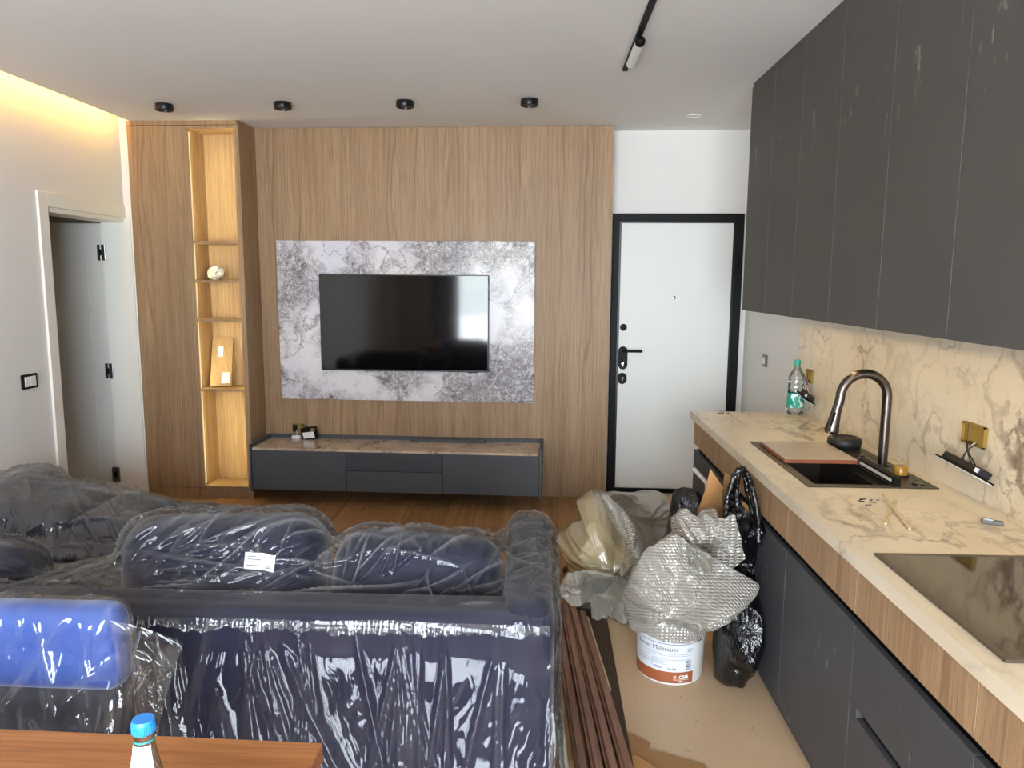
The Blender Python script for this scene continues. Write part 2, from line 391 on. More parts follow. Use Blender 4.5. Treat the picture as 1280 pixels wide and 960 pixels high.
MT = dict(
    wall=paint('wall_paint', (230, 228, 224)), ceil=paint('ceiling_paint', (230, 228, 224), 0.75),
    wood=wood('veneer_oak', (174, 144, 110), (154, 124, 92), (104, 77, 54), 'z', streak=0.6),
    woodband=wood('veneer_oak_band', (178, 138, 96), (150, 112, 74), (92, 62, 38), 'z', streak=0.8),
    plank=wood('oak_plank', (180, 138, 94), (160, 118, 76), (98, 66, 40), 'y', rough=0.4, streak=0.5, perobj=0.22),
    table=wood('walnut_laminate', (178, 122, 74), (156, 100, 56), (104, 60, 32), 'x', rough=0.32, streak=0.55),
    mould=wood('brown_moulding', (152, 112, 90), (128, 90, 72), (66, 44, 36), 'y', rough=0.35, perobj=0.15),
    moulddark=wood('dark_board', (72, 54, 40), (58, 42, 30), (40, 28, 20), 'y', rough=0.5),
    feature=feature_marble('feature_marble'),
    counter=marble('counter_marble', (216, 203, 179), (203, 188, 162), (118, 103, 88), 0.5, 2.6, 0.34, 0.75, (1.0, 0.55, 1.0)),
    splash=marble('splash_marble', (216, 203, 179), (203, 188, 162), (118, 103, 88), 0.6, 2.4, 0.3, 0.9),
    consoletop=marble('console_marble', (206, 184, 160), (172, 150, 132), (84, 66, 60), 0.3, 5.0, 0.12, 1.0),
    anth=laminate('anthracite_laminate', (76, 74, 71), 0.5, scuff=0.4),
    anth_lo=laminate('anthracite_stone_laminate', (66, 66, 68), 0.48, scuff=0.35, stone=0.12),
    console=laminate('console_laminate', (74, 76, 80), 0.42),
    black=plain('black_lacquer', (12, 12, 13), 0.55, spec=0.2), blackm=plain('black_metal', (20, 20, 21), 0.35, metal=0.3),
    white=plain('white_lacquer', (232, 234, 232), 0.35), doorwhite=plain('door_white', (226, 227, 223), 0.42), casing=plain('casing_white', (236, 234, 226), 0.4),
    steel=plain('brushed_steel', (150, 150, 150), 0.3, metal=1.0), chrome=plain('chrome', (215, 215, 215), 0.12, metal=1.0),
    gun=plain('gunmetal', (96, 90, 86), 0.28, metal=1.0), gunm=plain('gunmetal_sink', (88, 80, 72), 0.38, metal=0.85),
    hob=plain('hob_glass', (26, 25, 24), 0.07, spec=0.6, coat=0.5), hobrim=plain('hob_rim', (104, 96, 86), 0.35, metal=0.7),
    tv=plain('screen_glass', (8, 8, 8), 0.06, spec=0.5), tvb=plain('tv_bezel', (12, 12, 13), 0.3),
    board=plain('board_face', (176, 158, 138), 0.18), boardedge=plain('board_edge', (132, 76, 50), 0.4),
    amber=plain('amber_knob', (168, 124, 40), 0.2, trans=0.2), spk=plain('matt_black', (17, 17, 18), 0.55),
    backbox=plain('yellow_back_box', (138, 112, 46), 0.6), wireb=plain('black_wire', (20, 18, 18), 0.5), wirer=plain('red_wire', (120, 30, 36), 0.5), wirew=plain('pale_wire', (196, 188, 170), 0.5),
    paper=plain('white_paper', (232, 232, 230), 0.7), ink=plain('dark_ink', (52, 52, 60), 0.7), inklight=plain('grey_ink', (120, 124, 134), 0.7), card=plain('cardboard', (176, 128, 78), 0.8), card2=plain('cardboard_pale', (152, 112, 70), 0.85),
    stick=plain('pale_stick', (196, 176, 134), 0.6), gum=plain('grey_rubber', (96, 92, 96), 0.4),
    navy=None, bluev=None,
    bucket=plain('bucket_plastic', (208, 208, 204), 0.32), brown=plain('label_brown', (142, 78, 46), 0.5), label=plain('label_white', (206, 210, 216), 0.45),
    teal=plain('teal_label', (36, 158, 142), 0.4), tealcap=plain('teal_cap', (40, 160, 140), 0.4), bluecap=plain('blue_cap', (40, 128, 206), 0.35), tealring=plain('teal_ring', (40, 130, 140), 0.4),
    pet=clear('clear_bottle', (244, 248, 250), 0.04), glass=clear('window_glass', (250, 252, 252), 0.04, 0.0), water=clear('clear_water', (232, 240, 242), 0.04),
    film=film('clear_film', 0.004, 0.016, 0.035, wr=0.3), filmchair=film('chair_film', 0.015, 0.04, 0.04, wr=0.35), filmfar=film('wrinkled_film', 0.03, 0.05, 0.05, sx=34, wr=0.5),
    bubble=bubble('bubble_wrap', (206, 200, 188), 0.22, 78.0, 1.0), bubblecream=bubble('packing_foam', (224, 206, 160), 0.12, 70.0, 0.25), sheetfilm=bubble('packing_sheet', (206, 200, 184), 0.35, 110.0, 0.5),
    bag=plastic_bag('black_polythene', (9, 9, 10)), bag2=plastic_bag('dark_polythene', (12, 12, 18)),
    curtain=plain('grey_curtain', (176, 172, 176), 0.8), grass=plain('lawn', (122, 124, 104), 0.9), hedge=plain('hedge_leaves', (94, 116, 80), 0.8), stone=None,
    terrace=plain('terrace_tile', (190, 190, 192), 0.7), render_=plain('white_render', (226, 226, 222), 0.8),
    purple=plain('dark_glaze', (30, 26, 32), 0.3),
)
k_ = Nodes('navy_fabric'); v_ = k_.coord(); f_ = k_.noise(v_, 420.0, 2); b_n = k_.noise(v_, 6.0, 3)
MT['navy'] = k_.P(col=k_.mix(b_n, rgba((14, 17, 40)), rgba((21, 24, 50))), rough=0.85, sheen=0.3, sheenr=0.5, normal=k_.bump(f_, 0.25, 0.002), spec=0.2)
k_ = Nodes('blue_velvet'); v_ = k_.coord(); f_ = k_.noise(v_, 300.0, 2); b_n = k_.noise(v_, 7.0, 3)
MT['bluev'] = k_.P(col=k_.mix(b_n, rgba((30, 60, 132)), rgba((44, 84, 164))), rough=0.7, sheen=0.6, sheenr=0.4, normal=k_.bump(f_, 0.25, 0.002), spec=0.3)
MT['navydark'] = plain('charcoal_fabric', (34, 36, 46), 0.85)
MT['stone'] = stone_floor()

# ================================================================ the room
CEIL = 2.677
XL, XR, YB, YF = -2.95, 1.515, -2.0, 5.69
fl = sthing('floor', (0, 2, 0))
box('subfloor', MT['stone'], -5.2, 1.7, -2.2, 6.0, -0.20, -0.012, fl)
box('stone_slab', MT['stone'], 0.33, 1.7, -2.2, 6.0, -0.012, 0.0, fl)
# oak planks, running towards the television wall
PW, PL = 0.19, 1.25
pm = MB().box(-PW / 2 + 0.0008, PW / 2 - 0.0008, -PL / 2 + 0.0008, PL / 2 - 0.0008, -0.012, 0.0, 0.0012)
plank_mesh = None
nx_ = int((0.42 + 3.12) / PW)
for i in range(nx_ + 1):
    x = 0.33 - PW / 2 - i * PW
    if x < -3.2: break
    yy = -2.0 + (i * 0.47) % 1.0 * PL - PL
    while yy < 5.9:
        yc = yy + PL / 2
        if plank_mesh is None:
            o = MB().box(x - PW / 2 + 0.0008, x + PW / 2 - 0.0008, yc - PL / 2 + 0.0008, yc + PL / 2 - 0.0008, -0.012, 0.0, 0.0012)
            plank_mesh = pm.mesh('plank'); plank_mesh.materials.append(MT['plank'])
        p = bpy.data.objects.new('plank', plank_mesh); C.link(p); p.parent = fl
        p.location = (x, yc - 2, 0)
        yy += PL
struct(box('floor_side_room', MT['stone'], -5.2, -3.13, 3.5, 6.0, -0.012, 0.001))

ce = sthing('ceiling', (0, 2, CEIL))
box('ceiling_slab', MT['ceil'], XL + 0.10, XR + 0.15, YB - 0.1, 5.95, CEIL, CEIL + 0.10, ce)
box('upper_slab', MT['ceil'], -3.2, XR + 0.2, YB - 0.1, 5.95, 2.86, 2.95, ce)
box('cove_led_strip', emit('led_warm_strip', WARM, 1.5), XL + 0.105, XL + 0.125, 0.0, 5.25, CEIL + 0.1005, CEIL + 0.106, ce)
# wall with the white doorway
DY0, DY1, DZ = 4.47, 5.33, 2.02
w = MB().box(-3.12, XL, YB - 0.15, DY0, 0, 2.87).box(-3.12, XL, DY0, DY1, DZ, 2.87).box(-3.12, -2.80, DY1, 5.95, 0, 2.87)
struct(w.build('wall_left', MT['wall']))
XF[0] = TV
struct(MB().box(-2.9, XR + 0.2, YF, YF + 0.12, 0, 2.87).build('wall_front', MT['wall']))
XF[0] = None
struct(box('wall_right', MT['wall'], XR, XR + 0.14, YB - 0.15, 5.80, 0, 2.87))
wb_ = MB().box(-3.12, WX0, YB - 0.15, YB, 0, 2.87).box(WX1, XR + 0.14, YB - 0.15, YB, 0, 2.87)
wb_.box(WX0, WX1, YB - 0.15, YB, 0, WZ0).box(WX0, WX1, YB - 0.15, YB, WZ1, 2.87)
struct(wb_.build('wall_back', MT['wall']))
# big window behind the camera
wn = sthing('window_1', ((WX0 + WX1) / 2, WY - 0.07, WZ0))
fr = MB(); t_ = 0.06
fr.box(WX0, WX1, WY - 0.10, WY - 0.04, WZ0, WZ0 + t_).box(WX0, WX1, WY - 0.10, WY - 0.04, WZ1 - t_, WZ1)
xs_ = [WX0, WX0 + 1.0, WX0 + 2.0, WX1 - t_]
for x in xs_: fr.box(x, x + t_, WY - 0.10, WY - 0.04, WZ0 + t_, WZ1 - t_)
fr.build('window_frame', MT['white'], wn)
for a, b in zip(xs_[:-1], xs_[1:]): box('pane', MT['glass'], a + t_, b, WY - 0.073, WY - 0.067, WZ0 + t_, WZ1 - t_, wn)
box('window_sill', MT['white'], WX0, WX1, WY - 0.15, WY, WZ0 - 0.04, WZ0, wn, 0.005)
def curtain(x0, x1, label):
    n, m = 90, 10; m_ = MB(); V = []
    for j in range(m + 1):
        z = 0.03 + (2.6 - 0.03) * j / m
        for i in range(n + 1):
            s_ = i / n; V.append((x0 + (x1 - x0) * s_, -1.80 + 0.035 * math.sin(s_ * 40) * (1 - 0.3 * j / m), z))
    m_.add(V, [(j * (n + 1) + i, j * (n + 1) + i + 1, (j + 1) * (n + 1) + i + 1, (j + 1) * (n + 1) + i) for j in range(m) for i in range(n)])
    o = m_.build('curtain', MT['curtain'], smooth=180); tag(o, label, 'curtain', 'curtains at the big window')
    sm = o.modifiers.new('t', 'SOLIDIFY'); sm.thickness = 0.004
curtain(-2.32, -1.92, 'grey curtain drawn beside the window end close to the white doorway wall')
curtain(1.02, 1.42, 'grey curtain drawn beside the window end close to the kitchen wall')
cr_ = MB().tube([(-2.4, -1.80, 2.62), (1.45, -1.80, 2.62)], 0.012, 10).build('curtain_rod', MT['blackm'], smooth=40)
for x in (-2.35, -0.4, 1.40): MB().tube([(x, -2.0, 2.62), (x, -1.80, 2.62)], 0.008, 8).build('bracket', MT['blackm'], cr_, smooth=40)
tag(cr_, 'black curtain rod above the big window', 'curtain rod')
# room beyond the white door
sr = MB().box(-5.2, -3.12, 5.75, 5.95, 0, 2.87).box(-5.2, -3.12, 3.35, 3.5, 0, 2.87)
sr.box(-5.2, -5.02, 3.35, 5.95, 0, 2.87)
struct(sr.build('wall_side_room', MT['wall']))
struct(box('ceiling_side_room', MT['ceil'], -5.2, -3.12, 3.35, 5.95, 2.70, 2.84))
# lawn outside
struct(box('ground', MT['grass'], -30, 30, -40, 30, -0.9, -0.5))
struct(box('terrace_floor', MT['terrace'], -4.0, 3.0, -5.2, -2.15, -0.2, -0.02))
struct(box('terrace_parapet', MT['render_'], -4.0, 3.0, -5.35, -5.2, -0.5, 0.85))
for k, (hx, hz) in enumerate(((-6.4, 2.6), (-2.3, 3.3), (1.8, 2.9), (5.8, 2.5))):
    bmh = bmesh.new(); bmesh.ops.create_icosphere(bmh, subdivisions=5, radius=1.0)
    Ph = np.array([v.co[:] for v in bmh.verts]); dh = 0.8 + 0.3 * fbm(Ph, 2.5, k) + 0.35 * ridge(Ph, 9.0, k, 2)
    for v, d_ in zip(bmh.verts, dh): v.co = Vector((v.co.x * 1.7, v.co.y * 1.3, v.co.z * hz * 0.6)) * float(d_) + Vector((hx, -9.0, -0.6 + hz * 0.55))
    tr_ = MB().bm(bmh).build('garden_bush', MT['hedge'], smooth=180)
    tag(tr_, 'leafy green garden bush beyond the terrace parapet ' + ['by the doorway end', 'facing the curtain by the doorway', 'facing the window middle', 'by the kitchen end'][k], 'bush', 'bushes beyond the terrace')

# white door: casing, far jamb, opened leaf with three hinges
d2 = sthing('door_2', (-3.0, 4.9, 0))
cs = MB().box(XL, XL + 0.016, DY0 - 0.085, DY0, 0, DZ + 0.085, 0.003)
cs.build('casing', MT['casing'], d2, smooth=30)
MB().box(XL, XL + 0.016, DY0, DY1, DZ, DZ + 0.085, 0.003).build('casing', MT['casing'], d2, smooth=30)
MB().box(XL + 0.016, -2.868, DY1 - 0.016, DY1, DZ, DZ + 0.085, 0.003).build('casing', MT['casing'], d2, smooth=30)
MB().box(-3.118, XL + 0.07, DY1 - 0.022, DY1, 0, DZ, 0.003).build('jamb', MT['casing'], d2, smooth=30)
MB().box(-2.91, -2.895, DY1 - 0.034, DY1 - 0.022, 0, DZ, 0.002).build('jamb_bead', MT['casing'], d2, smooth=30)
MB().box(-3.118, XL, DY0, DY0 + 0.022, 0, DZ, 0.003).build('jamb', MT['casing'], d2, smooth=30)
MB().box(-3.118, XL + 0.004, DY0 + 0.022, DY1 - 0.022, DZ - 0.03, DZ, 0.003).build('head_jamb', MT['casing'], d2, smooth=30)
lf = MB().box(-3.95, -3.124, DY1 - 0.012, DY1 + 0.028, 0.01, DZ - 0.035, 0.002).build('leaf', MT['doorwhite'], d2, smooth=30)
for z0, z1 in ((0.12, 0.78), (0.86, 1.72)):
    g = MB()
    for a in ((-3.84, -3.24, z0, z0 + 0.012), (-3.84, -3.24, z1 - 0.012, z1), (-3.84, -3.828, z0, z1), (-3.252, -3.24, z0, z1)):
        g.box(a[0], a[1], DY1 - 0.0155, DY1 - 0.011, a[2], a[3], 0.0015)
    g.build('panel_bead', MT['doorwhite'], lf, smooth=30)
for z in (0.16, 0.93, 1.78):
    h = MB().box(-3.150, -3.123, DY1 - 0.030, DY1 - 0.012, z - 0.055, z + 0.055, 0.003).box(-3.119, -3.092, DY1 - 0.030, DY1 - 0.02, z - 0.055, z + 0.055, 0.003)
    hh = h.build('hinge', MT['steel'], d2, smooth=30)
    MB().box(-3.132, -3.110, DY1 - 0.036, DY1 - 0.024, z - 0.022, z + 0.022, 0.003).build('hinge_link', MT['blackm'], hh, smooth=30)

# black framed entrance door
XF[0] = TV
d1 = sthing('door_1', tuple(X3((0.99, YF, 0))))
for nm, a in (('frame_post', (0.523, 0.572, 0.0, 2.09)), ('frame_post', (1.411, 1.467, 0.0, 2.09)), ('frame_head', (0.572, 1.411, 2.035, 2.09))):
    MB().box(a[0], a[1], YF - 0.035, YF, a[2], a[3], 0.004).box(a[0] if a[0] < 1 else a[0] - 0.0, a[1], YF - 0.018, YF, a[2], a[3]).build(nm, MT['black'], d1, smooth=30)
MB().box(0.572, 0.588, YF - 0.022, YF, 0.03, 2.035).box(1.395, 1.411, YF - 0.022, YF, 0.03, 2.035).box(0.588, 1.395, YF - 0.022, YF, 2.022, 2.035).build('frame_rebate', MT['blackm'], d1)
MB().box(0.572, 1.411, YF - 0.03, YF, 0, 0.03).build('threshold', MT['black'], d1)
leaf = MB().box(0.584, 1.399, YF - 0.016, YF - 0.001, 0.032, 2.025, 0.003).build('leaf', MT['doorwhite'], d1, smooth=30)
yl = YF - 0.016
MB().lathe([(0.014, 0), (0.014, -0.006), (0.006, -0.008)], (0.984, yl, 1.483), 20, 'y').build('peephole', MT['steel'], leaf, smooth=40)
MB().lathe([(0.026, 0), (0.026, -0.012), (0.022, -0.018), (0.008, -0.02)], (0.620, yl, 1.26), 24, 'y').build('thumb_turn', MT['black'], leaf, smooth=40)
def pill(cx, z0, z1, r, d):
    P = []
    for k in range(13): q = math.pi * k / 12; P.append((cx + r * math.cos(q), yl - d, z1 - r + r * math.sin(q)))
    for k in range(13): q = math.pi + math.pi * k / 12; P.append((cx + r * math.cos(q), yl - d, z0 + r + r * math.sin(q)))
    return P
hp = MB().prism(pill(0.622, 0.945, 1.118, 0.034, 0.012), (0, 0.012, 0)).build('handle_plate', MT['black'], leaf)
MB().tube([(0.624, yl - 0.012, 1.088), (0.624, yl - 0.05, 1.088), (0.632, yl - 0.058, 1.088), (0.76, yl - 0.058, 1.088)], 0.010, 12).build('lever', MT['black'], leaf, smooth=40)
lp = MB().prism(pill(0.620, 0.835, 0.92, 0.034, 0.012), (0, 0.012, 0)).build('lock_plate', MT['black'], leaf)
for z in (0.985, 0.875):
    MB().lathe([(0.008, 0), (0.008, -0.004)], (0.621, yl - 0.012, z + 0.006), 14, 'y').box(0.617, 0.625, yl - 0.016, yl - 0.012, z - 0.016, z + 0.002).build('key_cylinder', MT['chrome'], leaf, smooth=40)
for z in (0.35, 1.72):
    MB().tube([(1.43, YF - 0.042, z - 0.06), (1.43, YF - 0.042, z + 0.06)], 0.010, 12).build('hinge', MT['black'], d1, smooth=40)
XF[0] = None

# ================================================================ far wall furniture
XF[0] = TV
FY = 5.22
cb = thing('tall_cabinet', (-2.47, 5.3, 0), 'full-height oak cabinet with lit open shelf niche beside the white doorway', 'cabinet')
box('door', MT['wood'], -2.868, -2.452, FY, FY + 0.02, 0.078, 2.645, cb, 0.0015)
box('top_fascia', MT['wood'], -2.868, -2.071, FY, FY + 0.02, 2.648, CEIL, cb)
box('plinth', MT['wood'], -2.868, -2.071, FY + 0.004, FY + 0.03, 0.0, 0.074, cb)
MB().box(-2.868, -2.85, FY + 0.02, 5.66, 0, CEIL).build('side_panel', MT['wood'], cb)
MB().box(-2.452, -2.434, FY, 5.47, 0.078, 2.645).build('inner_side_panel', MT['wood'], cb)
MB().box(-2.106, -2.088, FY, 5.47, 0.078, 2.645).build('inner_side_panel', MT['wood'], cb)
MB().box(-2.088, -2.071, FY, 5.66, 0.0, CEIL).build('outer_side_panel', MT['wood'], cb)
MB().box(-2.434, -2.106, 5.455, 5.47, 0.078, 2.645).build('back_panel', MT['wood'], cb)
MB().box(-2.434, -2.106, FY + 0.004, 5.455, 2.625, 2.645).build('niche_top', MT['wood'], cb)
SH = [1.862, 1.59, 1.313, 0.811]
for z in SH: box('shelf', MT['wood'], -2.434, -2.106, FY + 0.012, 5.455, z - 0.018, z, cb, 0.0015)
box('niche_floor', MT['wood'], -2.434, -2.106, FY, 5.455, 0.078, 0.092, cb)
# warm strips behind the front edges of the niche, one run per compartment
LED = emit('led_warm_niche', (1.0, 0.80, 0.50), 0.8)
zz = [2.625] + SH + [0.11]
for a, b in zip(zz[:-1], zz[1:]):
    for x0, x1 in ((-2.434, -2.430), (-2.110, -2.106)):
        box('led_strip', LED, x0, x1, FY + 0.012, FY + 0.022, b + 0.004, a - 0.022, cb)
NICHE = [(a, b) for a, b in zip(zz[:-1], zz[1:])]
pn = MB().box(-2.069, 0.507, 5.49, 5.68, 0, CEIL - 0.002, 0.002).build('wall_panel', MT['wood'], smooth=30)
tag(pn, 'oak veneer feature panel covering the wall behind the television', 'wall panel')
ms = MB().box(-1.931, -0.036, 5.470, 5.491, 0.710, 1.880, 0.002).build('marble_panel', MT['feature'], smooth=30)
tag(ms, 'grey and white veined marble slab mounted around the television', 'marble panel')
tvt = thing('television', (-0.984, 5.45, 0.937), 'flat black television hung on the marble slab', 'television')
MB().box(-1.603, -0.364, 5.420, 5.445, 0.937, 1.637, 0.003).build('casing', MT['tvb'], tvt, smooth=30)
MB().box(-1.597, -0.370, 5.4185, 5.4205, 0.949, 1.631).build('screen', MT['tv'], tvt)
MB().box(-1.3, -0.65, 5.444, 5.469, 1.0, 1.4, 0.01).build('rear_housing', MT['tvb'], tvt, smooth=30)
MB().box(-0.52, -0.44, 5.422, 5.44, 0.931, 0.938, 0.002).build('sensor_bar', MT['tvb'], tvt, smooth=30)

co = thing('tv_console', (-0.99, 5.28, 0), 'low dark grey media console with veined marble top under the television', 'console')
CY = 5.10
box('carcass', MT['console'], -2.020, 0.036, CY + 0.022, 5.491, 0.110, 0.392, co, 0.002)
for x0, x1 in ((-2.020, -1.342), (-0.652, 0.020)): box('door', MT['console'], x0, x1, CY, CY + 0.02, 0.112, 0.398, co, 0.0015)
box('drawer', MT['console'], -1.338, -0.656, CY, CY + 0.02, 0.112, 0.262, co, 0.0015)
box('drawer', laminate('console_laminate_scuffed', (64, 67, 72), 0.42, scuff=0.9), -1.338, -0.656, CY, CY + 0.02, 0.266, 0.398, co, 0.0015)
box('end_panel', MT['console'], 0.022, 0.040, CY - 0.006, 5.491, 0.098, 0.440, co, 0.0015)
box('end_panel', MT['console'], -2.036, -2.022, CY - 0.006, 5.491, 0.098, 0.440, co, 0.0015)
box('back_upstand', MT['console'], -2.022, 0.022, 5.462, 5.486, 0.392, 0.440, co, 0.0015)
box('marble_top', MT['consoletop'], -2.018, 0.018, CY + 0.004, 5.46, 0.393, 0.414, co, 0.0015)
box('cable_flap', MT['console'], -0.945, -0.385, 5.395, 5.455, 0.4145, 0.436, co, 0.002)

# open socket box with a hanging white module, and a black socket module stood on the console
sb = thing('socket_box', (-1.815, 5.485, 0.47), 'open yellow socket box set low in the oak panel with white module below', 'socket')
m_ = MB(); bx0, bx1, bz0, bz1 = -1.862, -1.775, 0.452, 0.520
m_.box(bx0, bx1, 5.487, 5.490, bz0, bz1).box(bx0, bx0 + 0.005, 5.478, 5.489, bz0, bz1).box(bx1 - 0.005, bx1, 5.478, 5.489, bz0, bz1).box(bx0, bx1, 5.478, 5.489, bz0, bz0 + 0.005).box(bx0, bx1, 5.478, 5.489, bz1 - 0.005, bz1)
m_.build('back_box', MT['backbox'], sb)
MB().box(-1.855, -1.825, 5.474, 5.488, 0.458, 0.510, 0.003).build('dark_module', MT['black'], sb, smooth=30)
MB().tube([(-1.83, 5.48, 0.47), (-1.82, 5.465, 0.455), (-1.815, 5.455, 0.435)], 0.003, 6).build('wire', MT['wirew'], sb, smooth=60)
MB().box(-1.850, -1.785, 5.430, 5.458, 0.414, 0.436, 0.003).build('white_module', MT['white'], sb, smooth=30)
sm = thing('socket_module', (-1.70, 5.42, 0.414), 'black socket module with white sticker stood on the console marble', 'socket')
R_ = Matrix.Translation((-1.70, 5.42, 0.414)) @ Matrix.Rotation(math.radians(-8), 4, 'Y') @ Matrix.Rotation(math.radians(10), 4, 'X')
MB().box(-0.058, 0.058, -0.01, 0.022, 0.004, 0.092, 0.004, R_).build('body', MT['black'], sm, smooth=30)
MB().box(-0.046, 0.040, -0.013, -0.009, 0.014, 0.062, 0.001, R_).build('sticker', MT['paper'], sm)
MB().box(0.020, 0.052, -0.012, 0.0, 0.066, 0.088, 0.002, R_).build('terminal', MT['backbox'], sm)
MB().tube([X3((0, 0, 0)) * 0 + (R_ @ Vector((-0.03, 0.02, 0.07))), Vector((-1.735, 5.455, 0.50)), Vector((-1.78, 5.47, 0.508)), Vector((-1.80, 5.484, 0.50))], 0.003, 6).build('wire', MT['wireb'], sm, smooth=60)

# things in the niche
def crumple(c, r, seed, sq=(1, 1, 1), amp=0.35):
    bm = bmesh.new(); bmesh.ops.create_icosphere(bm, subdivisions=4, radius=1)
    P = np.array([v.co[:] for v in bm.verts]); d = 1 - amp + 2 * amp * ridge(P, 1.6, seed, 3)
    for v, k in zip(bm.verts, d): v.co = Vector((v.co.x * sq[0], v.co.y * sq[1], v.co.z * sq[2])) * float(k * r) + Vector(c)
    return MB().bm(bm)
kb = crumple((-2.345, 5.36, 1.59 + 0.046), 0.060, 5, (0.95, 0.8, 0.8), 0.32)
zmin = min(p[2] for p in kb.v); kb.v = [(a, b, c_ - zmin + 1.589) for a, b, c_ in kb.v]
tag(kb.build('crumpled_wrapper', plain('silver_wrap', (206, 206, 206), 0.3, metal=0.35)), 'crumpled silvery wrapper lying on the niche shelf', 'wrapper')
lb = thing('loose_shelf_board', (-2.37, 5.33, 0.811), 'loose oak shelf board with two white stickers leaning inside the niche', 'board')
R_ = Matrix.Translation((-2.400, 5.311, 0.8155)) @ Matrix.Rotation(math.radians(-4), 4, 'Y') @ Matrix.Rotation(math.radians(-20), 4, 'X')
LB = MT['wood']
MB().box(-0.005, 0.155, 0.0, 0.016, 0.001, 0.366, 0.001, R_).build('board', LB, lb)
MB().box(0.045, 0.082, -0.0015, 0.0, 0.225, 0.300, 0, R_).build('sticker', MT['paper'], lb)
st_ = MB().box(0.082, 0.142, -0.0015, 0.0, 0.02, 0.100, 0, R_).build('sticker', MT['paper'], lb)
MB().tube([R_ @ Vector(p) for p in ((0.098, -0.002, 0.055), (0.104, -0.002, 0.075), (0.110, -0.002, 0.055), (0.120, -0.002, 0.07), (0.126, -0.002, 0.06))], 0.0012, 5).build('pen_mark', MT['inklight'], st_)
XF[0] = None

# ---------------------------------------------------------------- ceiling fittings
for (x, y), what in zip([(-2.355, 4.79), (-1.596, 4.754), (-0.832, 4.719), (-0.075, 4.685)],
                        ['before the tall oak cabinet', 'above the marble slab end by the oak cabinet', 'above the television', 'above the marble slab end by the entrance door']):
    t = thing('ceiling_spotlight', (x, y, CEIL), 'black round surface spotlight on the ceiling ' + what, 'spotlight', 'black spotlights along the television wall')
    MB().lathe([(0.048, 0.0), (0.052, -0.002), (0.054, -0.014), (0.054, -0.036), (0.051, -0.040), (0.042, -0.040), (0.040, -0.030), (0.01, -0.028)], (x, y, CEIL), 32).build('housing', MT['blackm'], t, smooth=40)
    MB().lathe([(0.039, -0.031), (0.02, -0.029), (0.004, -0.0285)], (x, y, CEIL), 24).build('lens', MT['gum'], t, smooth=40)
t = thing('recessed_downlight', (0.994, 5.15, CEIL), 'small white recessed downlight in the ceiling before the entrance door', 'downlight')
MB().lathe([(0.050, 0.0), (0.050, -0.004), (0.044, -0.006), (0.036, -0.004), (0.034, 0.0)], (0.994, 5.15, CEIL), 32).build('trim_ring', MT['white'], t, smooth=40)
MB().lathe([(0.034, -0.001), (0.002, -0.0012)], (0.994, 5.15, CEIL), 24).build('lens', plain('frosted_lens', (222, 220, 214), 0.5), t)
t = thing('track_light', (0.42, 2.6, CEIL), 'black ceiling track with white cylindrical lamp near its end', 'track light')
MB().box(0.408, 0.434, 0.6, 4.03, CEIL - 0.016, CEIL, 0.002).build('rail', MT['black'], t, smooth=30)
lampb = MB().tube([(0.424, 3.46, CEIL - 0.043), (0.424, 3.80, CEIL - 0.043)], 0.021, 20).build('lamp_tube', MT['white'], t, smooth=50)
MB().lathe([(0.0, -0.02), (0.014, -0.016), (0.022, 0.0), (0.022, 0.015)], (0.424, 3.45, CEIL - 0.043), 20, 'y').build('end_cap', MT['black'], lampb, smooth=50)
MB().box(0.417, 0.428, 3.50, 3.56, CEIL - 0.03, CEIL - 0.014).build('adapter', MT['black'], t)
MB().box(0.417, 0.428, 3.72, 3.76, CEIL - 0.03, CEIL - 0.014).build('adapter', MT['black'], t)

# LED light in cove, niche (the strips themselves glow; thin lamps give their light)
area_light('cove_led', (XL + 0.095, 2.6, CEIL + 0.045), (-0.8, 0, -0.6), 5.3, 0.02, 17, WARM, up=(0.6, 0, -0.8))
for a, b in NICHE:
    for x, dx in ((-2.428, 0.75), (-2.112, -0.75)):
        p = TV @ Vector((x, FY + 0.018, (a + b) / 2)); d = TV.to_3x3() @ Vector((dx, 0.66, 0))
        area_light('niche_led', tuple(p), tuple(d), 0.008, max(0.05, a - b - 0.03), 1.7 * (a - b), (1.0, 0.86, 0.38))

# ---------------------------------------------------------------- wall switches
sw = thing('light_switch', (XL, 4.195, 1.005), 'black framed double light switch on the wall beside the white doorway', 'light switch')
MB().box(XL, XL + 0.010, 4.130, 4.262, 0.962, 1.048, 0.003).build('plate', MT['black'], sw, smooth=30)
for y0, y1 in ((4.150, 4.195), (4.197, 4.242)): MB().box(XL + 0.009, XL + 0.015, y0, y1, 0.976, 1.034, 0.002).build('rocker', MT['white'], sw, smooth=30)
sw = thing('light_switch', (XR, 5.06, 1.08), 'dark framed single light switch on the kitchen wall near the entrance door', 'light switch')
MB().box(XR - 0.010, XR, 5.02, 5.10, 1.04, 1.12, 0.003).build('plate', MT['gun'], sw, smooth=30)
MB().box(XR - 0.016, XR - 0.009, 5.045, 5.098, 1.058, 1.102, 0.002).build('rocker', MT['white'], sw, smooth=30)

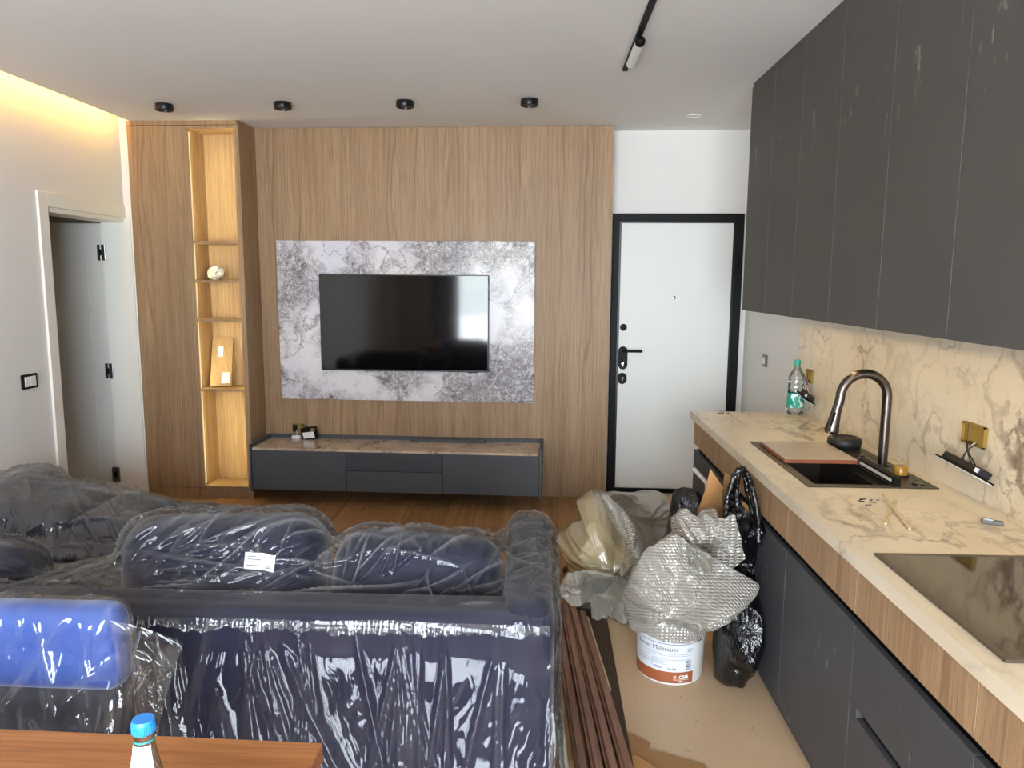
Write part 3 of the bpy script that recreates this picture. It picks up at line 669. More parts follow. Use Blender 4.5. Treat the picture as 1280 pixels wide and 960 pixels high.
# ================================================================ kitchen run
CT = 0.87
FX = 0.885
cuts = [4.23, 3.355, 2.60, 2.015, 1.435, 0.855]
what = ['standing at the end by the entrance door', 'under the sink bowl end near the rubbish bag', 'under the sink tap', 'with a slot handle under the hob', 'with a slot handle beyond the hob']
for i in range(5):
    y1, y0 = cuts[i], cuts[i + 1]; g = 0.0015
    u = thing('base_cabinet', ((FX + 1.5) / 2, (y0 + y1) / 2, 0), 'dark grey base cabinet with oak band ' + what[i], 'cabinet', 'kitchen base cabinets')
    box('carcass', MT['anth_lo'], FX + 0.042, 1.50, y0, y1, 0.07, CT - 0.205 if i < 3 else CT - 0.042, u)
    box('oak_fascia', MT['wood'], FX, FX + 0.02, y0 + g, y1 - g, 0.690, CT - 0.041, u, 0.001)
    MB().box(FX + 0.030, FX + 0.043, y0, y1, 0.640, CT - 0.042).build('grip_channel', MT['black'], u)
    if i < 3: box('door', MT['anth_lo'], FX + 0.004, FX + 0.024, y0 + g, y1 - g, 0.072, 0.655, u, 0.0015)
    else:
        ye = y1 - (0.045 if i == 3 else g)
        up = MB().box(FX + 0.004, FX + 0.024, y0 + g, y1 - g, 0.434, 0.655, 0.0015)
        up.build('drawer', MT['anth_lo'], u, smooth=30)
        box('drawer', MT['anth_lo'], FX + 0.004, FX + 0.024, y0 + g, y1 - g, 0.072, 0.404, u, 0.0015)
        MB().box(FX + 0.026, FX + 0.041, y0 + g, y1 - g, 0.39, 0.448).build('grip_channel', MT['black'], u)
        if i == 3: box('drawer_stile', MT['anth_lo'], FX + 0.004, FX + 0.024, ye, y1 - g, 0.404, 0.434, u)
    box('plinth', MT['anth_lo'], FX + 0.035, FX + 0.05, y0, y1, 0, 0.07, u)

SX0, SX1, SY0, SY1 = 0.985, 1.425, 2.675, 3.41
c = MB().box(0.866, 1.495, 0.80, SY0, CT - 0.04, CT).box(0.866, 1.495, SY1, 4.25, CT - 0.04, CT).box(0.866, SX0, SY0, SY1, CT - 0.04, CT).box(SX1, 1.495, SY0, SY1, CT - 0.04, CT)
bmc = bmesh.new(); mm = c.mesh('tmp'); bmc.from_mesh(mm)
tag(c.build('countertop', MT['counter']), 'cream veined marble kitchen worktop over the base cabinets', 'worktop')
sp = thing('backsplash', (1.505, 2.5, CT), 'cream veined marble backsplash slabs behind the worktop', 'backsplash')
for a, b in ((0.80, 2.5085), (2.5105, 2.6375), (2.6395, 4.37)): box('slab', MT['splash'], 1.495, XR, a, b, CT, 1.46, sp)

# wall cupboards
UX, UZ0, UZ1 = 1.15, 1.445, 2.655
ucuts = [4.335, 3.49, 2.61, 1.72, 0.84]
uw = ['at the end by the entrance door', 'above the sink', 'between sink and hob', 'at the run end beyond the hob']
for i in range(4):
    y1, y0 = ucuts[i], ucuts[i + 1]
    u = thing('wall_cupboard', ((UX + XR) / 2, (y0 + y1) / 2, UZ0), 'dark grey ceiling-high wall cupboard with two flat doors ' + uw[i], 'cupboard', 'kitchen wall cupboards')
    b_ = MB().box(UX + 0.02, XR, y0, y0 + 0.018, UZ0 + 0.018, UZ1).box(UX + 0.02, XR, y1 - 0.018, y1, UZ0 + 0.018, UZ1).box(UX + 0.02, XR, y0, y1, UZ1 - 0.018, UZ1)
    b_.box(XR - 0.01, XR - 0.001, y0, y1, UZ0 + 0.018, UZ1)
    b_.build('carcass', MT['white'], u)
    bo = MB().box(UX + 0.02, UX + 0.055, y0, y1, UZ0 - 0.0, UZ0 + 0.018).box(UX + 0.095, XR, y0, y1, UZ0 - 0.0, UZ0 + 0.018).box(UX + 0.055, UX + 0.095, y0, y1, UZ0 + 0.012, UZ0 + 0.018)
    bo.build('bottom_panel', MT['anth'], u)
    ym = (y0 + y1) / 2
    for a, b in ((y0, ym), (ym, y1)): box('door', MT['anth'], UX, UX + 0.019, a + 0.002, b - 0.002, UZ0 - 0.002, UZ1, u, 0.0012)
    box('filler_strip', MT['anth'], UX + 0.006, UX + 0.025, y0, y1, UZ1 + 0.002, CEIL, u)
    box('led_strip', emit('led_warm_undercab', (1.0, 0.76, 0.42), 1.0), UX + 0.058, UX + 0.070, y0 + 0.02, y1 - 0.02, UZ0 + 0.0105, UZ0 + 0.0125, u)
    area_light('undercabinet_led_offscreen' if i == 3 else 'undercabinet_led', (UX + 0.064, ym, UZ0 + 0.0100), (0, 0, -1), 0.010, y1 - y0 - 0.03, 1.15, (1.0, 0.74, 0.38), up=(0, 1, 0))

# sink
sk = thing('kitchen_sink', ((SX0 + SX1) / 2, (SY0 + SY1) / 2, CT - 0.2), 'gunmetal inset kitchen sink with tap ledge in the worktop', 'sink')
DX = 1.285                                     # bowl / ledge divide
rim = MB()
for a in ((SX0 - 0.012, SX1 + 0.012, SY0 - 0.012, SY0 + 0.022), (SX0 - 0.012, SX1 + 0.012, SY1 - 0.022, SY1 + 0.012), (SX0 - 0.012, SX0 + 0.022, SY0 + 0.022, SY1 - 0.022), (SX1 - 0.018, SX1 + 0.012, SY0 + 0.022, SY1 - 0.022)):
    rim.box(a[0], a[1], a[2], a[3], CT - 0.001, CT + 0.004, 0.001)
rim.build('rim', MT['gunm'], sk, smooth=30)
bw = MB(); bx0, bx1, by0, by1, bz = SX0 + 0.02, DX, SY0 + 0.02, SY1 - 0.02, CT - 0.19
bw.box(bx0 - 0.003, bx0, by0, by1, bz, CT).box(bx1, bx1 + 0.003, by0, by1, bz, CT).box(bx0, bx1, by0 - 0.003, by0, bz, CT).box(bx0, bx1, by1, by1 + 0.003, bz, CT).box(bx0, bx1, by0, by1, bz - 0.003, bz)
bw.box(bx0, bx0 + 0.012, by0, by1, CT - 0.03, CT - 0.027).box(bx1 - 0.012, bx1, by0, by1, CT - 0.03, CT - 0.027)
bw.build('bowl', MT['gunm'], sk)
MB().lathe([(0.045, 0.003), (0.04, 0.001), (0.01, 0.0005)], (1.14, 3.05, bz), 24).build('drain', MT['steel'], sk, smooth=40)
box('tap_ledge', MT['gunm'], DX, SX1 - 0.015, SY0 + 0.02, SY1 - 0.02, CT - 0.006, CT + 0.003, sk, 0.001)
wf = box('waterfall_outlet', MT['black'], 1.290, 1.318, 2.70, 3.0, CT + 0.002, CT + 0.032, sk, 0.002)
MB().box(1.2885, 1.2905, 2.715, 2.985, CT + 0.011, CT + 0.022).build('outlet_slot', plain('pale_slot', (206, 200, 190), 0.35), wf)
for (x, y) in ((1.385, 2.71), (1.36, 3.16)): MB().lathe([(0.022, 0.0), (0.022, 0.005), (0.018, 0.007), (0.004, 0.0075)], (x, y, CT + 0.002), 20).build('ledge_button', MT['gun'], sk, smooth=40)
kn = MB().lathe([(0.026, 0), (0.026, 0.012), (0.0255, 0.036), (0.022, 0.040), (0.004, 0.041)], (1.378, 2.835, CT + 0.003), 28).build('control_knob', MT['amber'], smooth=40)
tag(kn, 'golden round control knob on the sink ledge beside the tap', 'knob')
MB().lathe([(0.029, -0.0005), (0.029, 0.006), (0.026, 0.007)], (1.378, 2.835, CT + 0.003), 28).build('knob_base', MT['black'], kn, smooth=40)
# tap
fx, fy = 1.384, 3.00
tp = thing('kitchen_tap', (fx, fy, CT), 'tall gunmetal gooseneck kitchen tap with pull-out spray head', 'tap')
zc, R = 1.150, 0.094; pts = [(fx, fy, CT + 0.002), (fx, fy, 0.95), (fx, fy, 1.06), (fx, fy, zc)]
for k in range(1, 21): q = math.pi * k / 20; pts.append((fx - R + R * math.cos(q), fy - 0.012 * k / 20, zc + R * math.sin(q)))
ex, ey = fx - 2 * R, fy - 0.012
pts += [(ex - 0.004, ey, zc - 0.025), (ex - 0.010, ey, zc - 0.045)]
MB().tube(pts, 0.0185, 18).build('gooseneck', MT['gun'], tp, smooth=60)
MB().lathe([(0.027, 0), (0.027, 0.006), (0.019, 0.008)], (fx, fy, CT + 0.002), 24).build('base_ring', MT['gun'], tp, smooth=40)
hd = MB().tube([(ex - 0.010, ey, zc - 0.045), (ex - 0.013, ey, zc - 0.062), (ex - 0.020, ey, zc - 0.10), (ex - 0.026, ey, zc - 0.135), (ex - 0.027, ey, zc - 0.140)], [0.019, 0.0195, 0.023, 0.0285, 0.027], 20).build('spray_head', MT['gun'], tp, smooth=40)
MB().box(-0.009, 0.009, -0.003, 0.003, -0.03, 0.03, 0.002, Matrix.Translation((ex - 0.030, ey - 0.018, zc - 0.088)) @ Matrix.Rotation(math.radians(40), 4, 'Z') @ Matrix.Rotation(math.radians(10), 4, 'X')).build('spray_button', MT['black'], hd, smooth=30)
MB().tube([(ex - 0.0265, ey, zc - 0.137), (ex - 0.028, ey, zc - 0.146)], [0.0285, 0.026], 20).build('spray_face', MT['chrome'], hd, smooth=40)
# chopping board over the bowl
q = [at_z(951, 560, CT + 0.022), at_z(1060, 568, CT + 0.022), at_z(1080, 579, CT + 0.022), at_z(974, 578, CT + 0.022)]
by_far, by_near = 3.345, 3.005
bd = MB().box(SX0 + 0.012, DX + 0.004, by_near, by_far, CT + 0.0045, CT + 0.022, 0.003).build('chopping_board', MT['boardedge'], smooth=30)
MB().box(SX0 + 0.014, DX + 0.002, by_near + 0.002, by_far - 0.002, CT + 0.0215, CT + 0.0228).build('board_face', MT['board'], bd)
tag(bd, 'glossy beige chopping board laid across the sink bowl', 'chopping board')
pk = crumple((1.352, 3.30, CT + 0.03), 0.06, 3, (1, 1, 0.4), 0.0)
pk = thing('black_puck', (1.363, 3.33, CT + 0.003), 'flat black round puck with dotted rim on the sink corner', 'puck')
MB().lathe([(0.060, 0.0), (0.068, 0.006), (0.072, 0.024), (0.070, 0.040), (0.062, 0.048), (0.05, 0.0485), (0.045, 0.042), (0.002, 0.042)], (1.363, 3.33, CT + 0.003), 40).build('body', MT['spk'], pk, smooth=50)
for k in range(16):
    q_ = 2 * math.pi * k / 16
    MB().lathe([(0.005, 0), (0.005, 0.0012), (0.001, 0.0014)], (1.363 + 0.056 * math.cos(q_), 3.33 + 0.056 * math.sin(q_), CT + 0.0508), 8).build('rim_dot', MT['purple'], pk)
# hob
hb = thing('induction_hob', (1.185, 1.70, CT), 'black glass induction hob with metal rim set on the worktop', 'hob')
HX0, HX1, HY0, HY1 = 0.912, 1.445, 1.405, 1.985
box('glass', MT['hob'], HX0 + 0.012, HX1 - 0.012, HY0 + 0.012, HY1 - 0.012, CT - 0.001, CT + 0.0062, hb, 0.001)
rm = MB()
for a in ((HX0, HX1, HY0, HY0 + 0.014), (HX0, HX1, HY1 - 0.014, HY1), (HX0, HX0 + 0.014, HY0 + 0.014, HY1 - 0.014), (HX1 - 0.014, HX1, HY0 + 0.014, HY1 - 0.014)): rm.box(*a, CT - 0.001, CT + 0.0068, 0.001)
rm.build('rim', MT['hobrim'], hb, smooth=30)

# open sockets in the backsplash, faceplates dangling on their wires
def dangling(y0, y1, z0, z1, plate_c, size, rot, label, wires):
    s = thing('dangling_socket', (1.495, (y0 + y1) / 2, z0), label, 'socket', 'unmounted sockets on the backsplash')
    b = MB().box(1.488, 1.4955, y0, y1, z0, z1)
    b.box(1.481, 1.489, y1 - 0.006, y1, z0, z1).box(1.481, 1.489, y0, y0 + 0.006, z0, z1).box(1.481, 1.489, y0, y1, z1 - 0.006, z1).box(1.481, 1.489, y0, y1, z0, z0 + 0.006)
    b.build('back_box', MT['backbox'], s)
    box('box_divider', plain('box_divider', (112, 88, 48), 0.6), 1.480, 1.489, y1 - 0.045, y1 - 0.037, z0, z1, s)
    Rm = rot
    w_, h_ = size
    pl = MB().box(-w_ / 2, w_ / 2, -h_ / 2, h_ / 2, -0.006, 0.0, 0.002, Rm).build('faceplate', MT['black'], s, smooth=30)
    MB().box(-w_ / 2 + 0.004, w_ / 2 - 0.004, -h_ / 2 + 0.004, h_ / 2 - 0.004, -0.0085, -0.0055, 0.001, Rm).build('white_front', MT['paper'], pl)
    MB().box(-w_ / 2 + 0.014, w_ / 2 - 0.014, -h_ / 2 + 0.014, h_ / 2 - 0.014, 0.0, 0.026, 0.004, Rm).build('mechanism', MT['spk'], s, smooth=30)
    MB().box(w_ / 2 - 0.034, w_ / 2 - 0.016, -h_ / 2 + 0.011, -h_ / 2 + 0.0145, 0.006, 0.02, 0, Rm).build('white_tag', MT['paper'], s)
    for k, mt in enumerate(wires):
        a = Vector((1.484, y0 + (y1 - y0) * (0.25 + 0.12 * k), z0 + 0.012)); e = Rm @ Vector((-0.03 + 0.018 * k, 0.005 * (k % 3), 0.024))
        m1 = a.lerp(e, 0.35) + Vector((-0.022, 0.006 * (k - 2), 0.012)); m2 = a.lerp(e, 0.75) + Vector((-0.008, -0.008 * (k - 2), 0.0))
        P = [((1 - t) ** 3) * a + 3 * t * (1 - t) ** 2 * m1 + 3 * t * t * (1 - t) * m2 + t ** 3 * e for t in [j / 10 for j in range(11)]]
        MB().tube(P, 0.0022, 6).build('wire', MT[mt], s, smooth=60)
def plate_frame(u0, v0, u1, v1):
    a, b = Vector(at_x(u0, v0, 1.452).tolist()), Vector(at_x(u1, v1, 1.440).tolist()); c = (a + b) / 2
    X = (b - a).normalized(); Z = Vector((0.55, 0.25, 1.0)); Z = (Z - X * Z.dot(X)).normalized(); Y = Z.cross(X)
    return Matrix(((X.x, Y.x, Z.x, c.x), (X.y, Y.y, Z.y, c.y), (X.z, Y.z, Z.z, c.z), (0, 0, 0, 1))), (b - a).length
fr1, ln1 = plate_frame(1181, 573, 1231, 599)
dangling(2.505, 2.637, 1.052, 1.125, None, (ln1, 0.075), fr1, 'dangling black socket plate on wires beside the hob end of the backsplash', ['wireb', 'wirew', 'wireb', 'wireb', 'wireb'])
fr2, ln2 = plate_frame(998, 486, 1018, 508)
dangling(4.115, 4.20, 1.055, 1.125, None, (0.13, 0.075), fr2, 'dangling black socket plate on red wires beside the plastic water bottle', ['wirer', 'wireb', 'wirer', 'wirew'])

# odds and ends on the worktop
def stick(a, b, label):
    a, b = Vector(a), Vector(b)
    tag(MB().tube([a, a.lerp(b, 0.5), b], 0.0045, 8).build('wooden_stick', MT['stick'], smooth=50), label, 'stick', 'wooden sticks on the worktop')
A1, A2 = at_z(1104, 621, CT + 0.010), at_z(1137, 661, CT + 0.0045); stick(tuple(A1 + [0, 0, 0.009]), tuple(A2), 'longer pale wooden stick lying on top of the shorter one')
A1, A2 = at_z(1119, 626, CT + 0.0045), at_z(1107, 655, CT + 0.0045); stick(tuple(A1), tuple(A2), 'shorter pale wooden stick crossed under the longer one')
p = at_z(1240, 655, CT)
cl = thing('metal_clip', tuple(p), 'small grey metal clip lying near the backsplash', 'clip')
Rm = Matrix.Translation(tuple(p)) @ Matrix.Rotation(math.radians(-28), 4, 'Z')
MB().box(-0.03, 0.03, -0.012, 0.012, 0.0, 0.012, 0.004, Rm).build('body', MT['gum'], cl, smooth=30)
MB().box(-0.026, 0.004, -0.013, -0.004, 0.010, 0.019, 0.003, Rm).build('lever', MT['steel'], cl, smooth=30)
def screw(p, ang, L, mt, label, grp):
    a = Vector(p) + Vector((0, 0, 0.002)); d = Vector((math.cos(ang), math.sin(ang), 0))
    o = MB().tube([a, a + d * L], 0.0017, 6).tube([a - d * 0.002, a], [0.0038, 0.003], 8).build('screw', MT[mt], smooth=40)
    tag(o, label, 'screw', grp)
for (u, v, an, L, mt) in ((1076, 625, 0.4, 0.022, 'black'), (1079, 628, 2.2, 0.02, 'black'), (1083, 632, 0.2, 0.018, 'gum'), (1089, 626, 1.4, 0.016, 'gum'), (1094, 629, 2.7, 0.02, 'gum'), (1097, 626, 0.9, 0.015, 'gum')):
    screw(at_z(u, v, CT), an, L, mt, ('small black screw' if mt == 'black' else 'small grey screw') + ' in the scatter beside the wooden sticks', 'screws beside the wooden sticks')
for (u, v, an, L, mt) in ((899, 517, 0.4, 0.03, 'black'), (905, 515, 2.2, 0.03, 'steel'), (910, 517, 1.2, 0.024, 'black')):
    screw(at_z(u, v, CT), an, L, mt, ('loose black screw' if mt == 'black' else 'loose shiny steel screw') + ' on the worktop end by the entrance door', 'screws on the worktop end')
p = at_z(924, 524, CT); tag(MB().lathe([(0.004, 0), (0.008, 0.001), (0.008, 0.003), (0.003, 0.004)], tuple(p), 12).build('plastic_plug', MT['paper'], smooth=50), 'tiny white plastic plug on the worktop by the screws', 'plug')

# plastic water bottles
def bottle(name, c, H, r, label, mats, capr, lab, ribs=5, shoulder=0.62, flare=1.0):
    x, y, z = c; t = thing(name, c, label, 'bottle')
    pr = [(0.002, 0.004), (r * 0.72, 0.0), (r * 0.96, 0.008), (r, 0.022)]
    n = 60
    for k in range(1, n):
        s_ = k / n; h = 0.022 + (H * 0.92 - 0.022) * s_; f = h / H
        rr = r
        if f < shoulder: rr = r * (1 - 0.035 * (0.5 + 0.5 * math.cos(f / shoulder * ribs * 2 * math.pi)) * (0 if lab[0] - 0.01 < h < lab[1] + 0.01 else 1))
        else:
            q_ = (f - shoulder) / (0.92 - shoulder); rr = r + (capr * 0.8 - r) * (q_ * q_ * (3 - 2 * q_)) ** flare
        pr.append((rr, h))
    MB().lathe(pr, (x, y, z), 40).build('body', MT['pet'], t, smooth=60)
    MB().lathe([(capr * 0.96, H * 0.905), (capr, H * 0.91), (capr, H * 0.985), (capr * 0.93, H), (0.002, H)], (x, y, z), 28).build('cap', MT[mats[0]], t, smooth=40)
    return t, pr
def sleeve(t, c, z0, z1, rfun, mt, a0=0, a1=360, off=0.0007, name='label', n=48, m=6):
    V, Fc = [], []
    for j in range(m + 1):
        h = z0 + (z1 - z0) * j / m
        for i in range(n + 1):
            q_ = math.radians(a0 + (a1 - a0) * i / n); rr = rfun(h) + off
            V.append((c[0] + rr * math.cos(q_), c[1] + rr * math.sin(q_), c[2] + h))
    Fc = [(j * (n + 1) + i, j * (n + 1) + i + 1, (j + 1) * (n + 1) + i + 1, (j + 1) * (n + 1) + i) for j in range(m) for i in range(n)]
    return MB().add(V, Fc).build(name, mt, t, smooth=180)
bc = (1.432, 4.192, CT)
t, pr = bottle('water_bottle', bc, 0.305, 0.045, 'clear plastic water bottle with teal label at the worktop end', ['tealcap'], 0.017, (0.04, 0.125), 6, 0.66)
k = Nodes('teal_bottle_label'); v = k.coord()
blk = k.ramp(k.noise(k.scale(v, (60, 60, 34)), 1.0, 1, 0.4), [(0.56, (0, 0, 0)), (0.58, (1, 1, 1))])
k.P(col=k.mix(blk, rgba((30, 150, 132)), rgba((206, 232, 226))), rough=0.35)
sleeve(t, bc, 0.042, 0.122, lambda h: 0.045, k.m)

# ================================================================ soft furniture and its plastic wrapping
class Prim:                                    # rounded box: shared by the mesh and by the drape collision
    def __init__(s, c, b, r, rx=0.0, ry=0.0, rz=0.0):
        s.c = np.array(c, np.float32); s.b = np.array(b, np.float32); s.r = r
        s.R = np.array((Matrix.Rotation(rz, 3, 'Z') @ Matrix.Rotation(ry, 3, 'Y') @ Matrix.Rotation(rx, 3, 'X')), np.float32)
    def sdf(s, P):
        q = (P - s.c) @ s.R; a = np.abs(q) - (s.b - s.r); o = np.maximum(a, 0)
        l = np.sqrt((o * o).sum(-1)); mx = a.max(-1)
        d = np.where(mx > 0, l, mx) - s.r
        g = np.where((mx > 0)[..., None], o / np.maximum(l, 1e-6)[..., None], (a == mx[..., None]).astype(np.float32)) * np.sign(q)
        return d, g @ s.R.T
    def mesh(s, n=14, puff=0.0, wr=0.0, seed=0, seam=0.0):
        bm = bmesh.new(); bmesh.ops.create_cube(bm, size=2.0)
        bmesh.ops.subdivide_edges(bm, edges=bm.edges[:], cuts=n, use_grid_fill=True)
        Q = np.array([v.co[:] for v in bm.verts]) * s.b
        i = np.clip(Q, -(s.b - s.r), s.b - s.r); d = Q - i
        l = np.linalg.norm(d, axis=1, keepdims=True); dn = d / np.maximum(l, 1e-6)
        p = i + dn * s.r
        if puff:
            k = np.argmin(s.b); o = [j for j in range(3) if j != k]
            f = np.cos(np.clip(p[:, o[0]] / s.b[o[0]], -1, 1) * 1.5) * np.cos(np.clip(p[:, o[1]] / s.b[o[1]], -1, 1) * 1.5)
            p[:, k] *= (1 + puff * f)
        if wr: p = p + dn * ((ridge(p * [1, 1, 1], 7.0, seed, 2) - 0.4) * wr)[:, None]
        W = p @ s.R.T + s.c
        for v, w_ in zip(bm.verts, W): v.co = Vector(w_.tolist())
        return MB().bm(bm)
def rbox3(x0, x1, y0, y1, z0, z1, r, **kw): return Prim(((x0 + x1) / 2, (y0 + y1) / 2, (z0 + z1) / 2), ((x1 - x0) / 2, (y1 - y0) / 2, (z1 - z0) / 2), r, **kw)

def drape(x0, x1, y0, y1, h, z, prims, steps=130, slackx=1.03, slacky=1.01, margin=0.006, bend=0.10, iters=5, seed=1, floor=0.012, zfun=None, pins=None, fric=0.96, amp=0.004):
    nx, ny = int((x1 - x0) / h) + 1, int((y1 - y0) / h) + 1
    gx, gy = np.meshgrid(np.linspace(x0, x1, nx), np.linspace(y0, y1, ny))
    P = np.stack([gx, gy, np.full_like(gx, z)], -1).astype(np.float32)
    if zfun is not None: P[..., 2] = zfun(gx, gy)
    P += (fbm(np.stack([gx, gy], -1), 14.0, seed)[..., None] - 0.45) * np.array([amp, amp, amp * 5], np.float32)
    UV = np.stack([gx - x0, gy - y0], -1)
    V = np.zeros_like(P); hx, hy = h * slackx, h * slacky; dg = math.hypot(hx, hy); dt = 0.018
    def con(A, B, L, k):
        d = B - A; l = np.sqrt((d * d).sum(-1)) + 1e-9
        c = (((l - L) / l) * 0.5 * k)[..., None] * d
        A += c; B -= c
    pin = None
    if pins:
        pin = [(int((py - y0) / h), int((px - x0) / h), np.array(tgt, np.float32)) for px, py, tgt in pins]
    for st in range(steps):
        prev = P.copy()
        V[..., 2] -= 9.8 * dt; V *= 0.985
        np.clip(V, -1.3, 1.3, out=V)
        P += V * dt
        for it in range(iters):
            for s_ in (0, 1):
                con(P[:, s_:-1:2], P[:, s_ + 1::2], hx, 1.0)
                con(P[s_:-1:2], P[s_ + 1::2], hy, 1.0)
            for s_ in (0, 1):
                con(P[s_:-1:2, :-1], P[s_ + 1::2, 1:], dg, 0.35)
                con(P[s_:-1:2, 1:], P[s_ + 1::2, :-1], dg, 0.35)
            if bend and it == 0:
                for s_ in (0, 1):
                    m4 = 4
                    con(P[:, s_ * 2:-2:m4], P[:, s_ * 2 + 2::m4][:, :P[:, s_ * 2:-2:m4].shape[1]], 2 * hx * 0.995, bend)
                    con(P[s_ * 2:-2:m4], P[s_ * 2 + 2::m4][:P[s_ * 2:-2:m4].shape[0]], 2 * hy * 0.995, bend)
            if pin:
                for j, i, t_ in pin: P[j, i] = P[j, i] * 0.5 + t_ * 0.5
        hit = P[..., 2] < floor
        for ps in (0, 1, 2):
            for pr in prims:
                lo, hi = pr.c - np.abs(pr.R) @ pr.b - 0.03, pr.c + np.abs(pr.R) @ pr.b + 0.03
                m = ((P > lo) & (P < hi)).all(-1)
                if not m.any(): continue
                q = P[m]; d, g = pr.sdf(q); pen = margin - d; k = pen > 0
                if ps == 0: mm_ = np.zeros_like(m); mm_[m] = k; hit |= mm_
                else: q[k] += g[k] * pen[k][:, None]; P[m] = q
            if ps == 0: P[hit] = P[hit] * (1 - fric) + prev[hit] * fric
        P[..., 2] = np.maximum(P[..., 2], floor)
        V = (P - prev) / dt
        V[hit] *= 0.5
    return P, UV
def sheet(name, P, UV, mat, parent=None, label=None, keep=None, sub=1):
    ny, nx = P.shape[:2]; m = MB()
    fc = [(j * nx + i, j * nx + i + 1, (j + 1) * nx + i + 1, (j + 1) * nx + i) for j in range(ny - 1) for i in range(nx - 1) if keep is None or keep[j, i]]
    pts = P.reshape(-1, 3); org = np.array(WORLD[parent.name]) if parent else pts.mean(0) * [1, 1, 0]
    me = bpy.data.meshes.new(name); me.from_pydata((pts - org).tolist(), [], fc); me.update()
    uvl = me.uv_layers.new(name='UVMap'); li = np.zeros(len(me.loops), np.int32); me.loops.foreach_get('vertex_index', li)
    uvl.data.foreach_set('uv', UV.reshape(-1, 2)[li].astype(np.float32).ravel())
    me.materials.append(mat)
    if CR[0] is not None and CR[0].size == len(pts):
        at_ = me.attributes.new('crease', 'FLOAT', 'POINT'); at_.data.foreach_set('value', CR[0].ravel().astype(np.float32))
    for p in me.polygons: p.use_smooth = True
    o = bpy.data.objects.new(name, me); C.link(o)
    if parent: o.parent = parent
    else: o.location = org
    WORLD[o.name] = tuple(org)
    if sub:
        s_ = o.modifiers.new('s', 'SUBSURF'); s_.levels = sub; s_.render_levels = sub
    return o
def up2(A):
    for ax in (0, 1):
        A = np.moveaxis(A, ax, 0); Ap = np.concatenate([A[:1], A, A[-1:]], 0)
        mid = (-Ap[:-3] + 9 * Ap[1:-2] + 9 * Ap[2:-1] - Ap[3:]) / 16
        out = np.empty((2 * A.shape[0] - 1,) + A.shape[1:], A.dtype); out[::2] = A; out[1::2] = mid
        A = np.moveaxis(out, 0, ax)
    return A
def normals(P):
    n = np.cross(np.gradient(P, axis=1), np.gradient(P, axis=0)); return n / (np.linalg.norm(n, axis=-1, keepdims=True) + 1e-9)
CR = [None]
def crease(P, UV, lines):
    """raised pinch folds: each a straight run (start, angle, length, width, height) in the flat sheet"""
    D = np.zeros(P.shape[:2], np.float32); Hz = np.zeros_like(D); U, W = UV[..., 0], UV[..., 1]
    for (u, v, a, L, w_, h_, *hw) in lines:
        c_, s_ = math.cos(a), math.sin(a)
        R_ = L + 3 * w_
        i0, i1 = np.searchsorted(U[0], [u - R_, u + R_]); j0, j1 = np.searchsorted(W[:, 0], [v - R_, v + R_])
        if i1 <= i0 or j1 <= j0: continue
        du, dv = U[j0:j1, i0:i1] - u, W[j0:j1, i0:i1] - v
        t = du * c_ + dv * s_; d = -du * s_ + dv * c_ + 0.06 * L * np.sin(t / L * 2.0 + u * 50) 
        q = np.clip(t / L, 0, 1); f = np.sin(np.pi * q ** 0.7) * ((t > 0) & (t < L))
        e_ = (f * np.exp(-np.abs(d / (w_ * (0.6 + 0.8 * q))) ** 1.5)).astype(np.float32)
        D[j0:j1, i0:i1] = np.maximum(D[j0:j1, i0:i1], h_ * e_); Hz[j0:j1, i0:i1] = np.maximum(Hz[j0:j1, i0:i1], e_ * (hw[0] if hw else 0.5))
    n = normals(P); n *= np.sign((n[..., 2:] + 1e-3 * 0 + (n[..., 1:2] < 0) * 0.0) + 1e-6) if False else 1
    CR[0] = Hz
    return P + n * D[..., None]
def march(u, v, prims):                        # where the camera ray through a pixel meets the furniture
    d = ray(u, v); d = d / np.linalg.norm(d); t = 0.5
    for _ in range(200):
        p = (EYE + d * t).astype(np.float32)[None]
        r = [pr.sdf(p) for pr in prims]; k = int(np.argmin([x[0][0] for x in r]))
        if r[k][0][0] < 0.002: return EYE + d * t, r[k][1][0]
        t += float(r[k][0][0])
    return EYE + d * t, np.array([0, 0, 1.0])

# ---------------------------------------------------------------- sofa seen from behind
SB, ST = 1.885, 0.715
sofa = thing('sofa', (-1.2, 2.35, 0), 'navy sofa wrapped in clear plastic, its back turned to the wooden table', 'sofa')
S = dict(
    base=rbox3(-2.45, 0.05, SB + 0.03, 2.76, 0.06, 0.40, 0.03),
    backrest=rbox3(-2.45, 0.05, SB, SB + 0.17, 0.08, ST, 0.045),
    arm=rbox3(-0.10, 0.05, SB + 0.02, 2.74, 0.10, 0.735, 0.055),
    arm2=rbox3(-2.45, -2.30, SB + 0.02, 2.74, 0.10, 0.735, 0.055),
    seat1=rbox3(-2.28, -1.20, 2.08, 2.76, 0.38, 0.50, 0.05),
    seat2=rbox3(-1.19, -0.11, 2.08, 2.76, 0.38, 0.50, 0.05),
    c0=Prim((-1.95, 2.21, 0.60), (0.36, 0.12, 0.17), 0.10, rx=math.radians(-14)),
    c1=Prim((-0.96, 2.20, 0.660), (0.315, 0.13, 0.215), 0.11, rx=math.radians(-14), ry=math.radians(-2)),
    c2=Prim((-0.37, 2.22, 0.625), (0.265, 0.13, 0.195), 0.11, rx=math.radians(-16), ry=math.radians(3)),
)
for k, nm in (('base', 'base'), ('backrest', 'backrest'), ('arm', 'arm'), ('arm2', 'arm'), ('seat1', 'seat_cushion'), ('seat2', 'seat_cushion'), ('c0', 'back_cushion'), ('c1', 'back_cushion'), ('c2', 'back_cushion')):
    S[k].mesh(16 if k[0] != 'c' else 22, 0.0, 0.006 if k[0] == 'c' else 0.003, len(k)).build(nm, MT['navy'], sofa, smooth=180)
